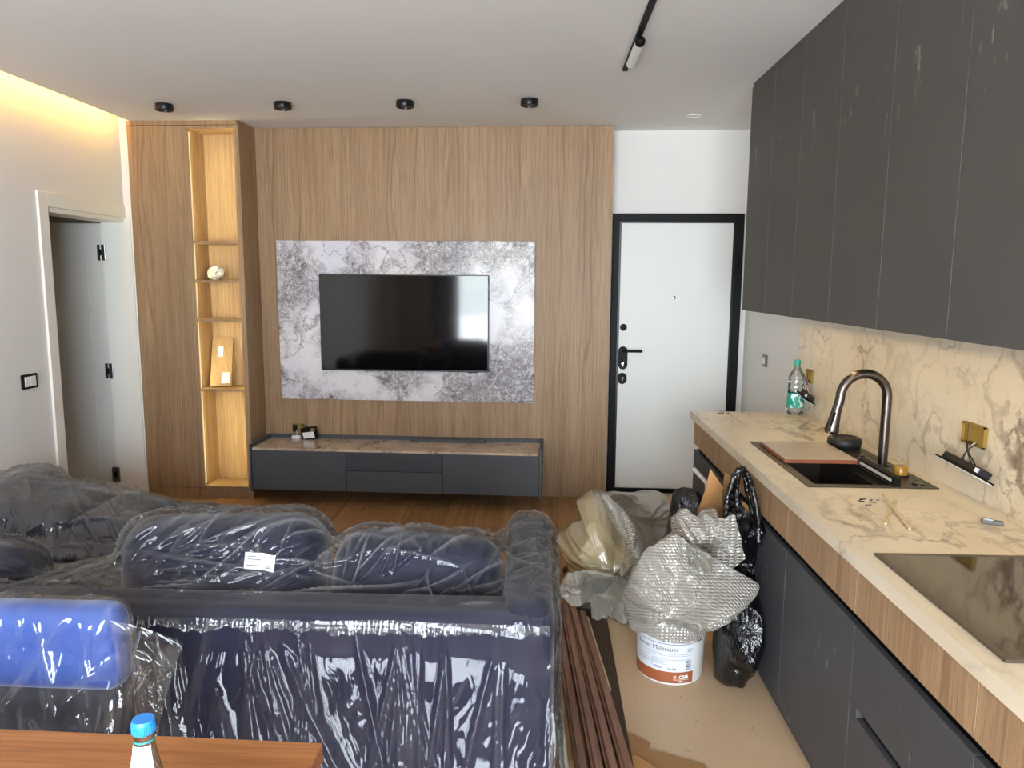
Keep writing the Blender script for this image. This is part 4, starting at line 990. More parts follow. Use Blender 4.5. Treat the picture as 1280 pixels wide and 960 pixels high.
for x in (-2.35, -0.05):
    for y in (SB + 0.08, 2.68): MB().lathe([(0.018, 0), (0.022, 0.07)], (x, y, 0), 14).build('leg', MT['black'], sofa, smooth=40)
sprims = list(S.values())
# loose polythene: a dome-shaped start over the cushions, then it falls and folds
tent = [Prim((-0.30, 2.50, 0.585), (0.34, 0.28, 0.09), 0.05, ry=math.radians(2), rx=math.radians(-6)), Prim((-1.32, 2.15, 0.60), (0.30, 0.14, 0.12), 0.08, ry=math.radians(-14)), Prim((-0.68, 2.2, 0.66), (0.2, 0.10, 0.13), 0.09)]   # air trapped under the stretched film
bundle = rbox3(0.085, 0.37, 1.70, 3.55, -0.06, 0.072, 0.01)      # the mouldings lying beside the sofa
P, UV = drape(-2.75, 0.36, 1.06, 2.92, 0.0165, 1.0, sprims + tent + [bundle], steps=125, slackx=1.030, slacky=1.010, margin=0.008, bend=0.06, iters=5, seed=3)
P[..., 1] = np.maximum(P[..., 1], 1.69 + 0.03 * fbm(UV, 9.0, 2))   # the trailing hem lies short of the chair legs
P, UV = up2(up2(P)), up2(up2(UV))
r3 = np.random.default_rng(5); LN = []
hem = float(np.median([UV[np.argmax(P[:, i, 2] > ST - 0.02), i, 1] for i in range(P.shape[1] // 3, P.shape[1] * 5 // 6)]))   # where the film turns over the top of the backrest
for k in range(32):                             # gathers below the hem fan out down the back
    u = r3.uniform(0.9, 3.05); n_ = r3.integers(2, 6); a_ = -math.pi / 2 + r3.normal(0.25 if u < 2.3 else 0.0, 0.25)
    for q in range(n_): LN.append((u + 0.006 * q, hem - r3.uniform(0.0, 0.04), a_ + r3.normal(0, 0.22), r3.uniform(0.15, 0.55), r3.uniform(0.004, 0.009), r3.uniform(0.008, 0.018)))
for k in range(26):                             # long slanting drag folds
    LN.append((r3.uniform(0.8, 2.7), hem - r3.uniform(0.03, 0.30), -math.pi / 2 + r3.uniform(0.35, 0.95), r3.uniform(0.3, 0.7), r3.uniform(0.008, 0.018), r3.uniform(0.015, 0.035)))
for k in range(480):                            # streaks over the cushions
    u = r3.uniform(0.9, 2.95); w0 = r3.uniform(hem + 0.02, hem + 0.75)
    a_ = r3.normal(0.55, 0.35) if u < 1.95 else r3.normal(1.15, 0.6)
    LN.append((u, w0, a_, r3.uniform(0.15, 0.60), r3.uniform(0.003, 0.006), r3.uniform(0.010, 0.022), r3.uniform(0.5, 1.2)))
for k in range(90):                             # bunched film round the arm corner
    LN.append((r3.uniform(2.68, 2.95), r3.uniform(hem - 0.1, hem + 0.7), r3.uniform(0.9, 2.4), r3.uniform(0.08, 0.3), r3.uniform(0.003, 0.007), r3.uniform(0.006, 0.016)))
P = crease(P, UV, LN)
sheet('plastic_wrap', P, UV, MT['film'], sofa, sub=0)['label'] = 'clear creased plastic wrapping'
# gathered hem of the upper film along the top of the backrest
def ruffle(name, x0, x1, yf, zf, n, wid, amp, mat, parent, seed):
    V, uv = [], []; m = 7
    t = np.linspace(0, 1, n); xx = x0 + (x1 - x0) * t
    ph = np.cumsum(0.35 + 0.9 * vnoise(np.stack([xx * 9, xx * 0], -1), 1.0, seed)); 
    for j in range(m):
        s_ = j / (m - 1)
        a = amp * (0.25 + s_) * (0.4 + 1.0 * vnoise(np.stack([xx * 11, xx * 0 + j * 0.6], -1), 1.0, seed + 2))
        dy = np.sin(ph) * a; dz = np.cos(ph * 0.73) * a * 0.5
        droop = 0.012 * vnoise(np.stack([xx * 5, xx * 0], -1), 1.0, seed + 5)
        for i in range(n): V.append((xx[i] + 0.3 * a[i] * math.sin(ph[i] * 1.7), yf - 0.012 - abs(dy[i]) - 0.008 * s_, zf - wid * s_ * (0.6 + 0.7 * vnoise(np.array([[xx[i] * 17, 0]]), 1.0, seed + 9)[0]) + dz[i] - droop[i])); uv.append((xx[i], s_ * wid))
    Pg = np.array(V).reshape(m, n, 3); return sheet(name, Pg, np.array(uv).reshape(m, n, 2), mat, parent)
ruffle('gathered_hem', -2.43, 0.04, SB + 0.014, ST - 0.012, 620, 0.028, 0.008, MT['filmfar'], sofa, 4)
# delivery label under the film
(p0, g0) = march(327, 701, sprims)
Zx = Vector(g0.tolist()).normalized(); Xx = Vector((1, 0, -0.06)); Xx = (Xx - Zx * Xx.dot(Zx)).normalized(); Yx = Zx.cross(Xx)
def onp(a, b, lift=0.012): return tuple(Vector(p0.tolist()) + Xx * a + Yx * b + Zx * lift)
V = []; n_, m_ = 12, 5
for j in range(m_ + 1):
    for i in range(n_ + 1):
        a = -0.046 + 0.092 * i / n_; V.append(onp(a, -0.024 + 0.048 * j / m_ - 0.010 * max(0, i / n_ - 0.6), 0.014 + 0.004 * math.sin(i * 0.7)))
lab_ = MB().add(V, [(j * (n_ + 1) + i, j * (n_ + 1) + i + 1, (j + 1) * (n_ + 1) + i + 1, (j + 1) * (n_ + 1) + i) for j in range(m_) for i in range(n_)]).build('delivery_label', MT['paper'], sofa, smooth=180)
for (a0, a1, b) in ((-0.038, 0.0, -0.014), (-0.036, -0.01, 0.012), (-0.036, 0.004, 0.004), (0.018, 0.034, -0.018), (0.020, 0.036, -0.012)):
    MB().add([onp(a0, b, 0.0195), onp(a1, b, 0.0195), onp(a1, b + 0.0025, 0.0195), onp(a0, b + 0.0025, 0.0195)], [(0, 1, 2, 3)]).build('print_line', MT['inklight'], lab_)

# ---------------------------------------------------------------- chaise by the doorway wall
ch = thing('chaise_sofa', (-2.0, 3.1, 0), 'dark navy chaise wrapped in crumpled plastic before the white doorway', 'sofa')
H_ = dict(
    base=rbox3(-2.72, -1.60, 2.94, 3.74, 0.06, 0.36, 0.03),
    seat=rbox3(-2.45, -1.62, 2.96, 3.72, 0.34, 0.46, 0.05),
    backrest=rbox3(-2.72, -2.46, 2.94, 3.74, 0.10, 0.62, 0.06),
    c0=Prim((-2.29, 3.28, 0.50), (0.27, 0.26, 0.135), 0.11, ry=math.radians(12)),
    c1=Prim((-1.90, 3.30, 0.46), (0.16, 0.24, 0.10), 0.08, ry=math.radians(10)),
)
for k, nm in (('base', 'base'), ('seat', 'seat_cushion'), ('backrest', 'backrest'), ('c0', 'back_cushion'), ('c1', 'loose_cushion')):
    H_[k].mesh(14, 0.0, 0.008, 8).build(nm, MT['navy'], ch, smooth=180)
for x in (-2.62, -1.70):
    for y in (3.03, 3.66): MB().lathe([(0.018, 0), (0.022, 0.07)], (x, y, 0), 14).build('leg', MT['black'], ch, smooth=40)
P, UV = drape(-2.93, -1.30, 2.825, 4.04, 0.019, 0.85, list(H_.values()) + [rbox3(-2.8, 0.05, 1.9, 2.80, 0, 0.8, 0.03)], steps=90, slackx=1.07, slacky=1.05, margin=0.010, bend=0.25, iters=5, seed=11, amp=0.012)
P, UV = up2(up2(P)), up2(up2(UV)); LN = []
for k in range(150): LN.append((r3.uniform(0.1, 1.5), r3.uniform(0.1, 1.4), r3.normal(-0.3, 0.5), r3.uniform(0.12, 0.5), r3.uniform(0.004, 0.010), r3.uniform(0.01, 0.03)))
P = crease(P, UV, LN)
sheet('plastic_wrap', P, UV, MT['filmfar'], ch, sub=0)['label'] = 'crumpled clear plastic wrapping'

# ---------------------------------------------------------------- dining chair with blue velvet back
dc = thing('dining_chair', (-1.20, 1.45, 0), 'blue velvet dining chair wrapped in clear plastic between table and sofa', 'chair')
D_ = dict(back=rbox3(-1.47, -0.935, 1.545, 1.635, 0.665, 0.868, 0.042, rx=0.0), low=rbox3(-1.465, -0.945, 1.555, 1.63, 0.40, 0.68, 0.03), seat=rbox3(-1.46, -0.95, 1.22, 1.60, 0.40, 0.49, 0.04))
D_['back'].mesh(16, 0.0, 0.003, 2).build('backrest', MT['bluev'], dc, smooth=180)
D_['low'].mesh(14, 0.0, 0.003, 2).build('lower_backrest', MT['navydark'], dc, smooth=180)
D_['seat'].mesh(14, 0.0, 0.003, 3).build('seat', MT['navydark'], dc, smooth=180)
for x in (-1.43, -0.98):
    for y in (1.26, 1.58): MB().tube([(x, y, 0.41), (x * 1.0, y + (0.02 if y > 1.4 else -0.02), 0.0)], [0.016, 0.011], 12).build('leg', MT['black'], dc, smooth=40)
P, UV = drape(-1.74, -0.86, 1.16, 1.82, 0.0135, 0.905, list(D_.values()) + [rbox3(-2.45, 0.05, SB - 0.07, SB + 0.17, 0.08, ST + 0.03, 0.045)], steps=110, slackx=1.02, slacky=1.02, margin=0.010, bend=0.35, iters=6, seed=21)
P, UV = up2(up2(P)), up2(up2(UV)); LN = []
for k in range(120): LN.append((r3.uniform(0.05, 1.0), r3.uniform(0.05, 0.6), r3.normal(0.1, 0.5) if k % 2 else r3.normal(-1.2, 0.4), r3.uniform(0.06, 0.3), r3.uniform(0.003, 0.007), r3.uniform(0.005, 0.012)))
P = crease(P, UV, LN)
sheet('plastic_wrap', P, UV, MT['filmchair'], dc, sub=0)['label'] = 'clear plastic wrapping with a stiff flared corner'

# the stiff loose corner of that film standing out sideways
cq = [[at(u, v, y) for u, v, y in row] for row in (((138, 776, 1.545), (176, 782, 1.56), (204, 792, 1.56), (229, 806, 1.57)), ((146, 820, 1.54), (172, 826, 1.535), (198, 832, 1.55), (216, 838, 1.56)), ((150, 880, 1.55), (172, 882, 1.56), (190, 884, 1.54), (205, 880, 1.55)), ((150, 950, 1.56), (168, 945, 1.55), (182, 940, 1.56), (195, 925, 1.56)))]
def bern(t): return np.array([(1 - t) ** 3, 3 * t * (1 - t) ** 2, 3 * t * t * (1 - t), t ** 3])
G_ = np.array(cq); nn = 70
Pf = np.array([[sum(bern(b)[j] * bern(a)[i] * G_[j][i] for i in range(4) for j in range(4)) for a in np.linspace(0, 1, nn)] for b in np.linspace(0, 1, nn)], np.float32)
a_, b_ = np.meshgrid(np.linspace(0, 0.14, nn), np.linspace(0, 0.25, nn)); UVf = np.stack([a_, b_], -1)
LN = [(r3.uniform(0.0, 0.1), r3.uniform(0.0, 0.2), r3.normal(1.2, 0.6), r3.uniform(0.05, 0.18), r3.uniform(0.003, 0.006), r3.uniform(0.004, 0.012)) for k in range(26)]
sheet('loose_film_corner', crease(Pf, UVf, LN), UVf, MT['filmchair'], dc, sub=0)

# ---------------------------------------------------------------- table and bottle in front
TZ = 0.75
tb = thing('wooden_table', (-1.05, 0.75, 0), 'wooden table with orange-brown grained top in front of the wrapped chair', 'table')
tr = at_z(402, 929, TZ); ly = tr[1]; tx = tr[0]
MB().prism([(-1.85, ly + 0.036, TZ - 0.035), (tx, ly, TZ - 0.035), (tx, 0.2, TZ - 0.035), (-1.85, 0.2, TZ - 0.035)], (0, 0, 0.035)).build('tabletop', MT['table'], tb)
MB().box(tx - 0.0, tx + 0.0015, 0.2, ly, TZ - 0.035, TZ - 0.0008).build('edge_band', MT['table'], tb)
MB().box(-1.75, tx - 0.10, 0.30, ly - 0.10, TZ - 0.10, TZ - 0.035).build('apron', MT['table'], tb)
for x in (-1.72, tx - 0.14):
    for y in (0.30, ly - 0.16): box('leg', MT['table'], x, x + 0.06, y, y + 0.06, 0, TZ - 0.035, tb, 0.003)
bc2 = (-0.573, 1.0, TZ)
t, pr = bottle('water_bottle', bc2, 0.212, 0.033, 'clear water bottle with blue cap and white neck label on the wooden table', ['bluecap'], 0.0160, (0.0, 0.01), 4, 0.34, 0.8)
def prof(h):
    for (r0, h0), (r1, h1) in zip(pr[:-1], pr[1:]):
        if h0 <= h <= h1: return r0 + (r1 - r0) * (h - h0) / max(1e-6, h1 - h0)
    return pr[-1][0]
lb2 = sleeve(t, bc2, 0.120, 0.176, prof, MT['paper'], 205, 330, 0.0012, 'neck_label', 30, 8)
for j, z0 in enumerate((0.164, 0.160, 0.152, 0.148, 0.140, 0.136, 0.130)):
    sleeve(lb2, bc2, z0, z0 + 0.0018, prof, MT['inklight'], 218, 244 + (j % 3) * 4, 0.0016, 'print_line', 8, 1)
sleeve(t, bc2, 0.1795, 0.1825, prof, MT['tealring'], 0, 360, 0.0012, 'neck_ring', 40, 1)
capo = [o for o in t.children if o.name.startswith('cap')][0]
for k in range(30):
    q_ = 2 * math.pi * k / 30
    MB().tube([(bc2[0] + 0.0160 * math.cos(q_), bc2[1] + 0.0160 * math.sin(q_), TZ + 0.1935), (bc2[0] + 0.0160 * math.cos(q_), bc2[1] + 0.0160 * math.sin(q_), TZ + 0.206)], 0.0007, 5).build('grip_rib', MT['bluecap'], capo)

# ================================================================ packing left on the floor
def facets(Q, seed, n, ext):
    """straight paper creases: signed distances to random fold lines, folded over"""
    r = np.random.default_rng(seed); t = 0
    lo, hi = Q.reshape(-1, 3).min(0), Q.reshape(-1, 3).max(0)
    for k in range(n):
        a = r.uniform(0, math.pi); nrm = np.array([math.cos(a), r.uniform(-0.3, 0.3), math.sin(a)]); p0 = lo + (hi - lo) * r.uniform(0.15, 0.85, 3)
        d = np.abs((Q - p0) @ nrm) / ext; w_ = r.uniform(0.12, 0.4)
        t = t + r.choice([-1, 1]) * np.maximum(0, 1 - d / w_) * w_
    return t
def lobe(name, px, ctr, Y, mat, parent=None, front=0.10, back=0.08, nth=150, nr=34, seed=1, amp=0.02, fscale=9.0, pw=2.2, lean=0.0, floor=0.004, jag=0.0, tilt=None, uvs=1.0, nfold=16, fold=0.16, pinch=0, ph=0.03, pwid=0.014, dp=0.5, ys=0.0, u0=0.0, xmax=None, fix=None):
    """a crumpled, puffed-up sheet: closed surface grown from its outline, with thickness and creases of its own"""
    O = np.array([at(u, v, Y + ys * max(0.0, u - u0)) for u, v in px]); c = at(ctr[0], ctr[1], Y)
    seg = np.linalg.norm(np.roll(O, -1, 0) - O, axis=1); cum = np.concatenate([[0], np.cumsum(seg)])
    tt = np.linspace(0, cum[-1], nth, endpoint=False); B = []
    for t in tt:
        k = min(len(O) - 1, np.searchsorted(cum, t, 'right') - 1); f = (t - cum[k]) / max(seg[k], 1e-9); B.append(O[k] * (1 - f) + O[(k + 1) % len(O)] * f)
    B = np.array(B)
    if jag: B = c + (B - c) * (1 + jag * (vnoise(B[:, [0, 2]], 60.0, seed)[:, None] - 0.5))
    sm = B.copy(); sm = 0.25 * np.roll(B, 1, 0) + 0.5 * B + 0.25 * np.roll(B, -1, 0)
    s_ = np.linspace(0, 1, nr) ** 0.8
    G = c + (sm[None] - c) * s_[:, None, None]
    dep = np.maximum(0, 1 - s_ ** pw) ** dp
    faces = []
    res = []
    for side, th in ((-1, front), (1, back)):
        Q = G.copy(); Q[..., 1] += side * th * dep[:, None]
        cr = ridge(Q * [1, 1, 1], fscale, seed + (0 if side < 0 else 50), 3) - 0.45
        cr2 = fbm(Q, fscale * 0.5, seed + 9) - 0.45
        ext = float(np.ptp(O[:, 2]) + np.ptp(O[:, 0])) / 2
        fz = facets(Q, seed * 7 + side, nfold, ext) * fold
        Q[..., 1] += side * (cr * amp + cr2 * amp * 1.2 + fz) * ((0.25 if dp < 0.6 else 0.06) + dep[:, None] * 0.9)
        if pinch:
            rr = np.random.default_rng(seed * 3 + side); D = np.zeros(Q.shape[:2])
            for kk in range(pinch):
                b0 = sm[rr.integers(nth)]; f0 = rr.uniform(0.0, 0.75); p0 = c + (b0 - c) * f0; dr = (b0 - c)[[0, 2]]; dr = dr / (np.linalg.norm(dr) + 1e-9)
                an = rr.normal(0, 0.5); dr = np.array([dr[0] * math.cos(an) - dr[1] * math.sin(an), dr[0] * math.sin(an) + dr[1] * math.cos(an)]); L_ = ext * rr.uniform(0.25, 0.9); wd = pwid * rr.uniform(0.6, 1.6)
                du, dv = Q[..., 0] - p0[0], Q[..., 2] - p0[2]; t_ = (du * dr[0] + dv * dr[1]) / L_; dd_ = -du * dr[1] + dv * dr[0]
                D = np.maximum(D, ph * rr.uniform(0.4, 1.0) * np.sin(np.pi * np.clip(t_, 0, 1) ** 0.7) * np.maximum(0, 1 - np.abs(dd_) / wd))
            Q[..., 1] += side * D
        Q[..., 2] += (ridge(Q, fscale * 1.3, seed + 17, 2) - 0.4) * amp * 0.7 * dep[:, None]
        Q[..., 1] += lean * (Q[..., 2] - O[:, 2].min())
        res.append(Q)
    res[1][-1] = res[0][-1]
    V = np.concatenate([res[0].reshape(-1, 3), res[1].reshape(-1, 3)])
    V[:, 2] = np.maximum(V[:, 2], floor)
    if xmax is not None: V[:, 0] = np.minimum(V[:, 0], xmax)
    if fix is not None: V = fix(V)
    off = nr * nth
    for k in (0, off):
        for j in range(nr - 1):
            for i in range(nth):
                i2 = (i + 1) % nth; faces.append((k + j * nth + i, k + j * nth + i2, k + (j + 1) * nth + i2, k + (j + 1) * nth + i))
    m = MB().add(V, faces); o = m.build(name, mat, parent, smooth=180)
    me = o.data; uvl = me.uv_layers.new(name='UVMap'); li = np.zeros(len(me.loops), np.int32); me.loops.foreach_get('vertex_index', li)
    UVc = np.stack([V[:, 0] * 0.9 + V[:, 1] * 0.5, V[:, 2] + V[:, 1] * 0.4], -1) * uvs
    uvl.data.foreach_set('uv', UVc[li].astype(np.float32).ravel())
    return o
def over_boards(V):                              # the sheet lies over the far ends of the boards
    V[:, 1] = np.minimum(V[:, 1], 3.53)
    m = (V[:, 0] < 0.352) & (V[:, 1] < 3.531); V[m, 2] = np.maximum(V[m, 2], 0.0175)
    m = (V[:, 0] < 0.262) & (V[:, 1] < 3.54); V[m, 2] = np.maximum(V[m, 2], 0.0625)
    return V
def wrap_plane(x): return np.where(x < 0.70, 2.815 + 1.5 * (0.70 - x), 2.815 - 0.6 * (x - 0.70))
def before_bag(V):                               # the wrap lies in front of the bag and presses against it
    V[:, 1] = np.minimum(V[:, 1], wrap_plane(V[:, 0]) - 0.003); return off_bucket(V)
def behind_wrap(V):
    w_ = np.clip((V[:, 2] - 0.12) / 0.22, 0, 1); w_ = w_ * w_ * (3 - 2 * w_)
    V[:, 1] += w_ * np.maximum(0, wrap_plane(V[:, 0]) + 0.002 - V[:, 1]); return V
def foam_back(V):                                # folds of the foam stay behind the sheets laid over it
    b = 3.585 + 0.3 * np.maximum(0, V[:, 2] - 0.1); V[:, 1] = np.where(V[:, 1] < b, b + 0.3 * (V[:, 1] - b), V[:, 1]); return V
def off_bucket(V):                               # the wrap sits on the lid and hangs outside the wall of the bucket
    d = V[:, :2] - [0.556, 2.955]; r = np.hypot(d[:, 0], d[:, 1]); R0 = 0.160; top = 0.278
    m = (r < R0) & (V[:, 2] < top); upd = top - V[:, 2]; outd = R0 - r
    a = m & (upd <= outd * 1.0); b = m & ~a
    V[a, 2] = top; k = (R0 / np.maximum(r, 1e-6))[:, None]; V[b, :2] = np.array([0.556, 2.955]) + (d * k)[b]
    return V
def zp(pts, ox, oy, sc): return [(ox + x / sc, oy + y / sc) for x, y in pts]
Z4 = lambda p: zp(p, 690, 600, 4.8)
Z5 = lambda p: zp(p, 770, 620, 5.053)

o = lobe('packing_sheet', Z4([(240, 82), (300, 95), (430, 90), (560, 105), (650, 100), (710, 130), (752, 188), (715, 300), (690, 480), (600, 560), (380, 560), (330, 400), (280, 200)]), Z4([(520, 250)])[0], 4.34, MT['sheetfilm'],
         front=0.10, back=0.10, seed=3, amp=0.030, fscale=6.0, nth=220, nr=50, pw=1.5, nfold=14, fold=0.22, pinch=24, ph=0.05, pwid=0.025)
tag(o, 'greyish clear plastic sheet crumpled at the rear of the packing heap', 'packing sheet')
o = lobe('packing_foam', Z4([(140, 115), (190, 95), (245, 82), (300, 120), (400, 190), (480, 250), (540, 330), (565, 400), (560, 480), (480, 590), (430, 700), (200, 700), (60, 690), (95, 560), (90, 480), (20, 330), (110, 240), (205, 185)]), Z4([(310, 400)])[0], 4.00, MT['bubblecream'],
         fix=foam_back, front=0.15, back=0.09, seed=8, amp=0.045, fscale=5.0, nth=260, nr=60, pw=1.4, nfold=16, fold=0.28, pinch=34, ph=0.06, pwid=0.03)
tag(o, 'cream foam sheet crumpled into a heap beside the wrapped sofa arm', 'packing foam')
o = lobe('bubble_wrap', Z4([(95, 560), (200, 545), (300, 565), (400, 590), (460, 620), (470, 760), (472, 895), (365, 912), (345, 870), (320, 862), (230, 825), (130, 770), (30, 690), (60, 620)]), Z4([(290, 700)])[0], 3.42, MT['sheetfilm'],
         fix=over_boards, front=0.11, back=0.07, seed=14, amp=0.022, fscale=8.0, nth=220, nr=50, pw=1.4, nfold=12, fold=0.2, pinch=22, ph=0.04, pwid=0.02)
tag(o, 'flat lower fold of clear wrap lying before the cream foam sheet', 'bubble wrap')
o = lobe('bubble_wrap', Z4([(300, 110), (350, 130), (430, 200), (500, 280), (560, 370), (580, 450), (540, 560), (450, 600), (400, 560), (440, 430), (400, 330), (330, 220)]), Z4([(470, 390)])[0], 3.49, MT['bubble'],
         lean=0.3, front=0.035, back=0.02, seed=19, amp=0.012, fscale=8.0, nth=120, nr=24)
tag(o, 'narrow shiny bubble wrap band lying over the cream foam sheet', 'bubble wrap')

# bucket with its printed label
BX, BY, BR0, BR1, BH = 0.556, 2.955, 0.132, 0.142, 0.27
bk = thing('plastic_bucket', (BX, BY, 0), 'white plastic bucket with brown and white label under the bubble wrap', 'bucket')
MB().lathe([(0.002, 0.002), (BR0 - 0.01, 0.0), (BR0 - 0.002, 0.004), (BR0, 0.012), (BR1, BH - 0.03), (BR1 + 0.006, BH - 0.03), (BR1 + 0.006, BH - 0.012)], (BX, BY, 0), 56).build('body', MT['bucket'], bk, smooth=40)
MB().lathe([(BR1 + 0.008, BH - 0.016), (BR1 + 0.009, BH - 0.004), (BR1 + 0.002, BH), (BR1 - 0.01, BH - 0.004), (0.002, BH - 0.004)], (BX, BY, 0), 56).build('lid', MT['bucket'], bk, smooth=40)
def brf(h): return BR0 + (BR1 - BR0) * h / BH
C0 = (BX, BY, 0)
A0, A1 = 165, 302                              # label arc (degrees, 270 faces the camera)
lab = sleeve(bk, C0, 0.012, 0.225, brf, MT['label'], A0, A1, 0.0008, 'label', 60, 2)
sleeve(lab, C0, 0.014, 0.062, brf, MT['brown'], A0, A1, 0.0013, 'brown_band', 60, 2)
def arcline(z, a0, a1, th, mt): sleeve(lab, C0, z, z + th, brf, MT[mt], a0, a1, 0.0014, 'print_line', 40, 1)
arcline(0.178, 196, 298, 0.0022, 'ink')
for z, a0, a1 in ((0.136, 200, 248), (0.136, 256, 296), (0.129, 225, 296), (0.120, 196, 226), (0.113, 230, 296), (0.092, 196, 228)): arcline(z, a0, a1, 0.0014, 'inklight')
for k in range(5): arcline(0.110 - k * 0.0055, 198, 220 + 4 * (k % 2), 0.0012, 'inklight')
for k in range(4): arcline(0.107 - k * 0.0052, 230, 258 - 3 * (k % 3), 0.0012, 'inklight')
for k in range(2): arcline(0.078 - k * 0.005, 232, 246, 0.003, 'inklight')
sleeve(lab, C0, 0.074, 0.112, brf, MT['inklight'], 228.6, 229.4, 0.0014, 'print_line', 2, 1)
for k, w_ in enumerate((2, 1.2, 3, 1.4, 2.2, 1, 2.6, 1.3, 2)): arcline(0.072 + k * 0.0044, 287, 297, 0.0011 * w_, 'ink')
for a in ((288, 298, 0.158, 0.0016), (288, 298, 0.146, 0.0016), (289.5, 296.5, 0.152, 0.003)): arcline(a[2], a[0], a[1], a[3], 'ink')
def text_on_bucket(s, size, a_c, z, mt, bold=0.0):
    cu = bpy.data.curves.new('t', 'FONT'); cu.body = s; cu.size = size; cu.align_x = 'CENTER'; cu.fill_mode = 'FRONT'; cu.offset = bold; cu.resolution_u = 3
    ob = bpy.data.objects.new('t', cu); C.link(ob); dg_ = bpy.context.evaluated_depsgraph_get()
    me = bpy.data.meshes.new_from_object(ob.evaluated_get(dg_)); bpy.data.objects.remove(ob)
    V = []
    for v in me.vertices:
        h = z + v.co.y; r = brf(h) + 0.0017; a = math.radians(a_c) + v.co.x / r
        V.append((BX + r * math.cos(a), BY + r * math.sin(a), h))
    m = MB().add(V, [tuple(p.vertices) for p in me.polygons]).build('lettering', MT[mt], lab); return m
text_on_bucket('Reines Malzsauer', 0.0265, 236, 0.150, 'ink')
text_on_bucket('quid', 0.020, 250, 0.194, 'ink')
text_on_bucket('16 kg', 0.0165, 263, 0.070, 'ink', 0.0003)
text_on_bucket('CSM', 0.0200, 284, 0.034, 'paper', 0.0005)
sleeve(lab, C0, 0.034, 0.047, brf, plain('logo_mark', (206, 160, 132), 0.5), 266.5, 271.5, 0.0016, 'logo_mark', 6, 1)
arcline(0.0285, 266, 294, 0.0014, 'paper'); arcline(0.019, 276, 281, 0.005, 'paper'); arcline(0.019, 283, 289, 0.0035, 'inklight')

# bubble wrap heaped on the bucket
bw_ = lobe('bubble_wrap', Z5([(200, 318), (90, 480), (45, 600), (60, 720), (95, 850), (140, 866), (220, 862), (300, 880), (390, 884), (480, 892), (560, 850), (620, 780), (740, 700), (820, 640), (888, 598), (903, 556), (800, 490), (690, 428), (600, 380), (480, 310), (380, 240)]), Z5([(430, 610)])[0], 2.86, MT['bubble'],
           front=0.13, back=0.14, seed=31, amp=0.014, fscale=6.0, nth=260, nr=60, pw=1.25, jag=0.02, nfold=8, fold=0.34, dp=0.8, ys=-0.0018, u0=870, fix=before_bag, pinch=26, ph=0.035, pwid=0.022)
tag(bw_, 'big silvery bubble wrap bundle heaped on top of the plastic bucket', 'bubble wrap')
lobe('rear_fold', Z5([(345, 145), (400, 95), (440, 65), (470, 100), (500, 108), (520, 72), (570, 48), (600, 42), (612, 100), (660, 98), (722, 74), (738, 150), (752, 200), (770, 290), (792, 350), (690, 425), (600, 520), (480, 500), (300, 440), (215, 325), (290, 270), (355, 230)]), Z5([(520, 290)])[0], 2.97, MT['bubble'], bw_,
     front=0.07, back=0.05, seed=38, amp=0.012, fscale=7.0, nth=240, nr=50, jag=0.05, pw=1.3, nfold=6, fold=0.25, dp=0.75, ys=-0.0022, u0=860, fix=before_bag, pinch=20, ph=0.025, pwid=0.018)
lobe('taped_flap', Z5([(480, 335), (530, 345), (612, 395), (608, 440), (585, 508), (520, 490), (468, 462), (470, 400)]), Z5([(540, 420)])[0], 2.735, MT['sheetfilm'], bw_, front=0.006, back=0.006, seed=41, amp=0.002, fscale=10.0, nth=80, nr=12)

# black rubbish bag leaning on the base cabinet
bg = lobe('rubbish_bag', [(900, 668), (915, 655), (938, 648), (947, 660), (949, 690), (946, 740), (942, 800), (936, 835), (922, 852), (904, 853), (892, 846), (890, 810), (892, 760), (896, 710)], (918, 760), 2.90, MT['bag'],
          xmax=0.8875, fix=behind_wrap, front=0.085, back=0.09, seed=51, amp=0.035, fscale=9.0, nth=160, nr=40, pw=3.0)
tag(bg, 'tall black carrier bag with tied handles slumped against the base cabinet', 'bag')
lobe('bag_neck', [(903, 672), (906, 640), (914, 610), (919, 592), (925, 600), (927, 625), (936, 645), (952, 650), (956, 680), (930, 700)], (925, 658), 2.92, MT['bag'], bg, xmax=0.8875, fix=behind_wrap, front=0.045, back=0.045, seed=53, amp=0.02, fscale=12.0, nth=110, nr=26)
def strap(P2, Y, wid, th, seed):
    ctl = [Vector(at(u, v, Y + dy).tolist()) for u, v, dy in P2]; pts = []
    for k in range(len(ctl) - 1):
        a = ctl[max(k - 1, 0)]; b = ctl[k]; c_ = ctl[k + 1]; d = ctl[min(k + 2, len(ctl) - 1)]
        for j in range(6):
            t = j / 6; pts.append(0.5 * ((2 * b) + (-a + c_) * t + (2 * a - 5 * b + 4 * c_ - d) * t * t + (-a + 3 * b - 3 * c_ + d) * t ** 3))
    pts.append(ctl[-1])
    return MB().tube(pts, [wid * (0.75 + 0.5 * random.random()) for _ in pts], 9)
strap([(905, 660, 0), (909, 625, 0), (917, 598, 0), (925, 587, 0.01), (931, 588, 0.02), (938, 602, 0.03), (944, 625, 0.02), (948, 650, 0.01), (948, 680, 0.0)], 2.84, 0.012, 0.004, 1).build('handle', MT['bag'], bg, smooth=180)
strap([(922, 640, 0.06), (921, 612, 0.06), (924, 592, 0.05), (929, 590, 0.05), (934, 612, 0.05), (941, 645, 0.05)], 2.84, 0.009, 0.004, 2).build('handle', MT['bag'], bg, smooth=180)
bg2 = lobe('rubbish_bag', [(842, 616), (852, 609), (862, 610), (872, 612), (884, 628), (893, 650), (897, 720), (893, 775), (860, 788), (830, 775), (828, 700), (836, 650)], (862, 700), 3.42, MT['bag2'], front=0.12, back=0.12, seed=61, amp=0.035, fscale=10.0, nth=140, nr=34, pw=3.0)
tag(bg2, 'dark crumpled rubbish bag standing behind the bubble wrap bundle', 'bag')
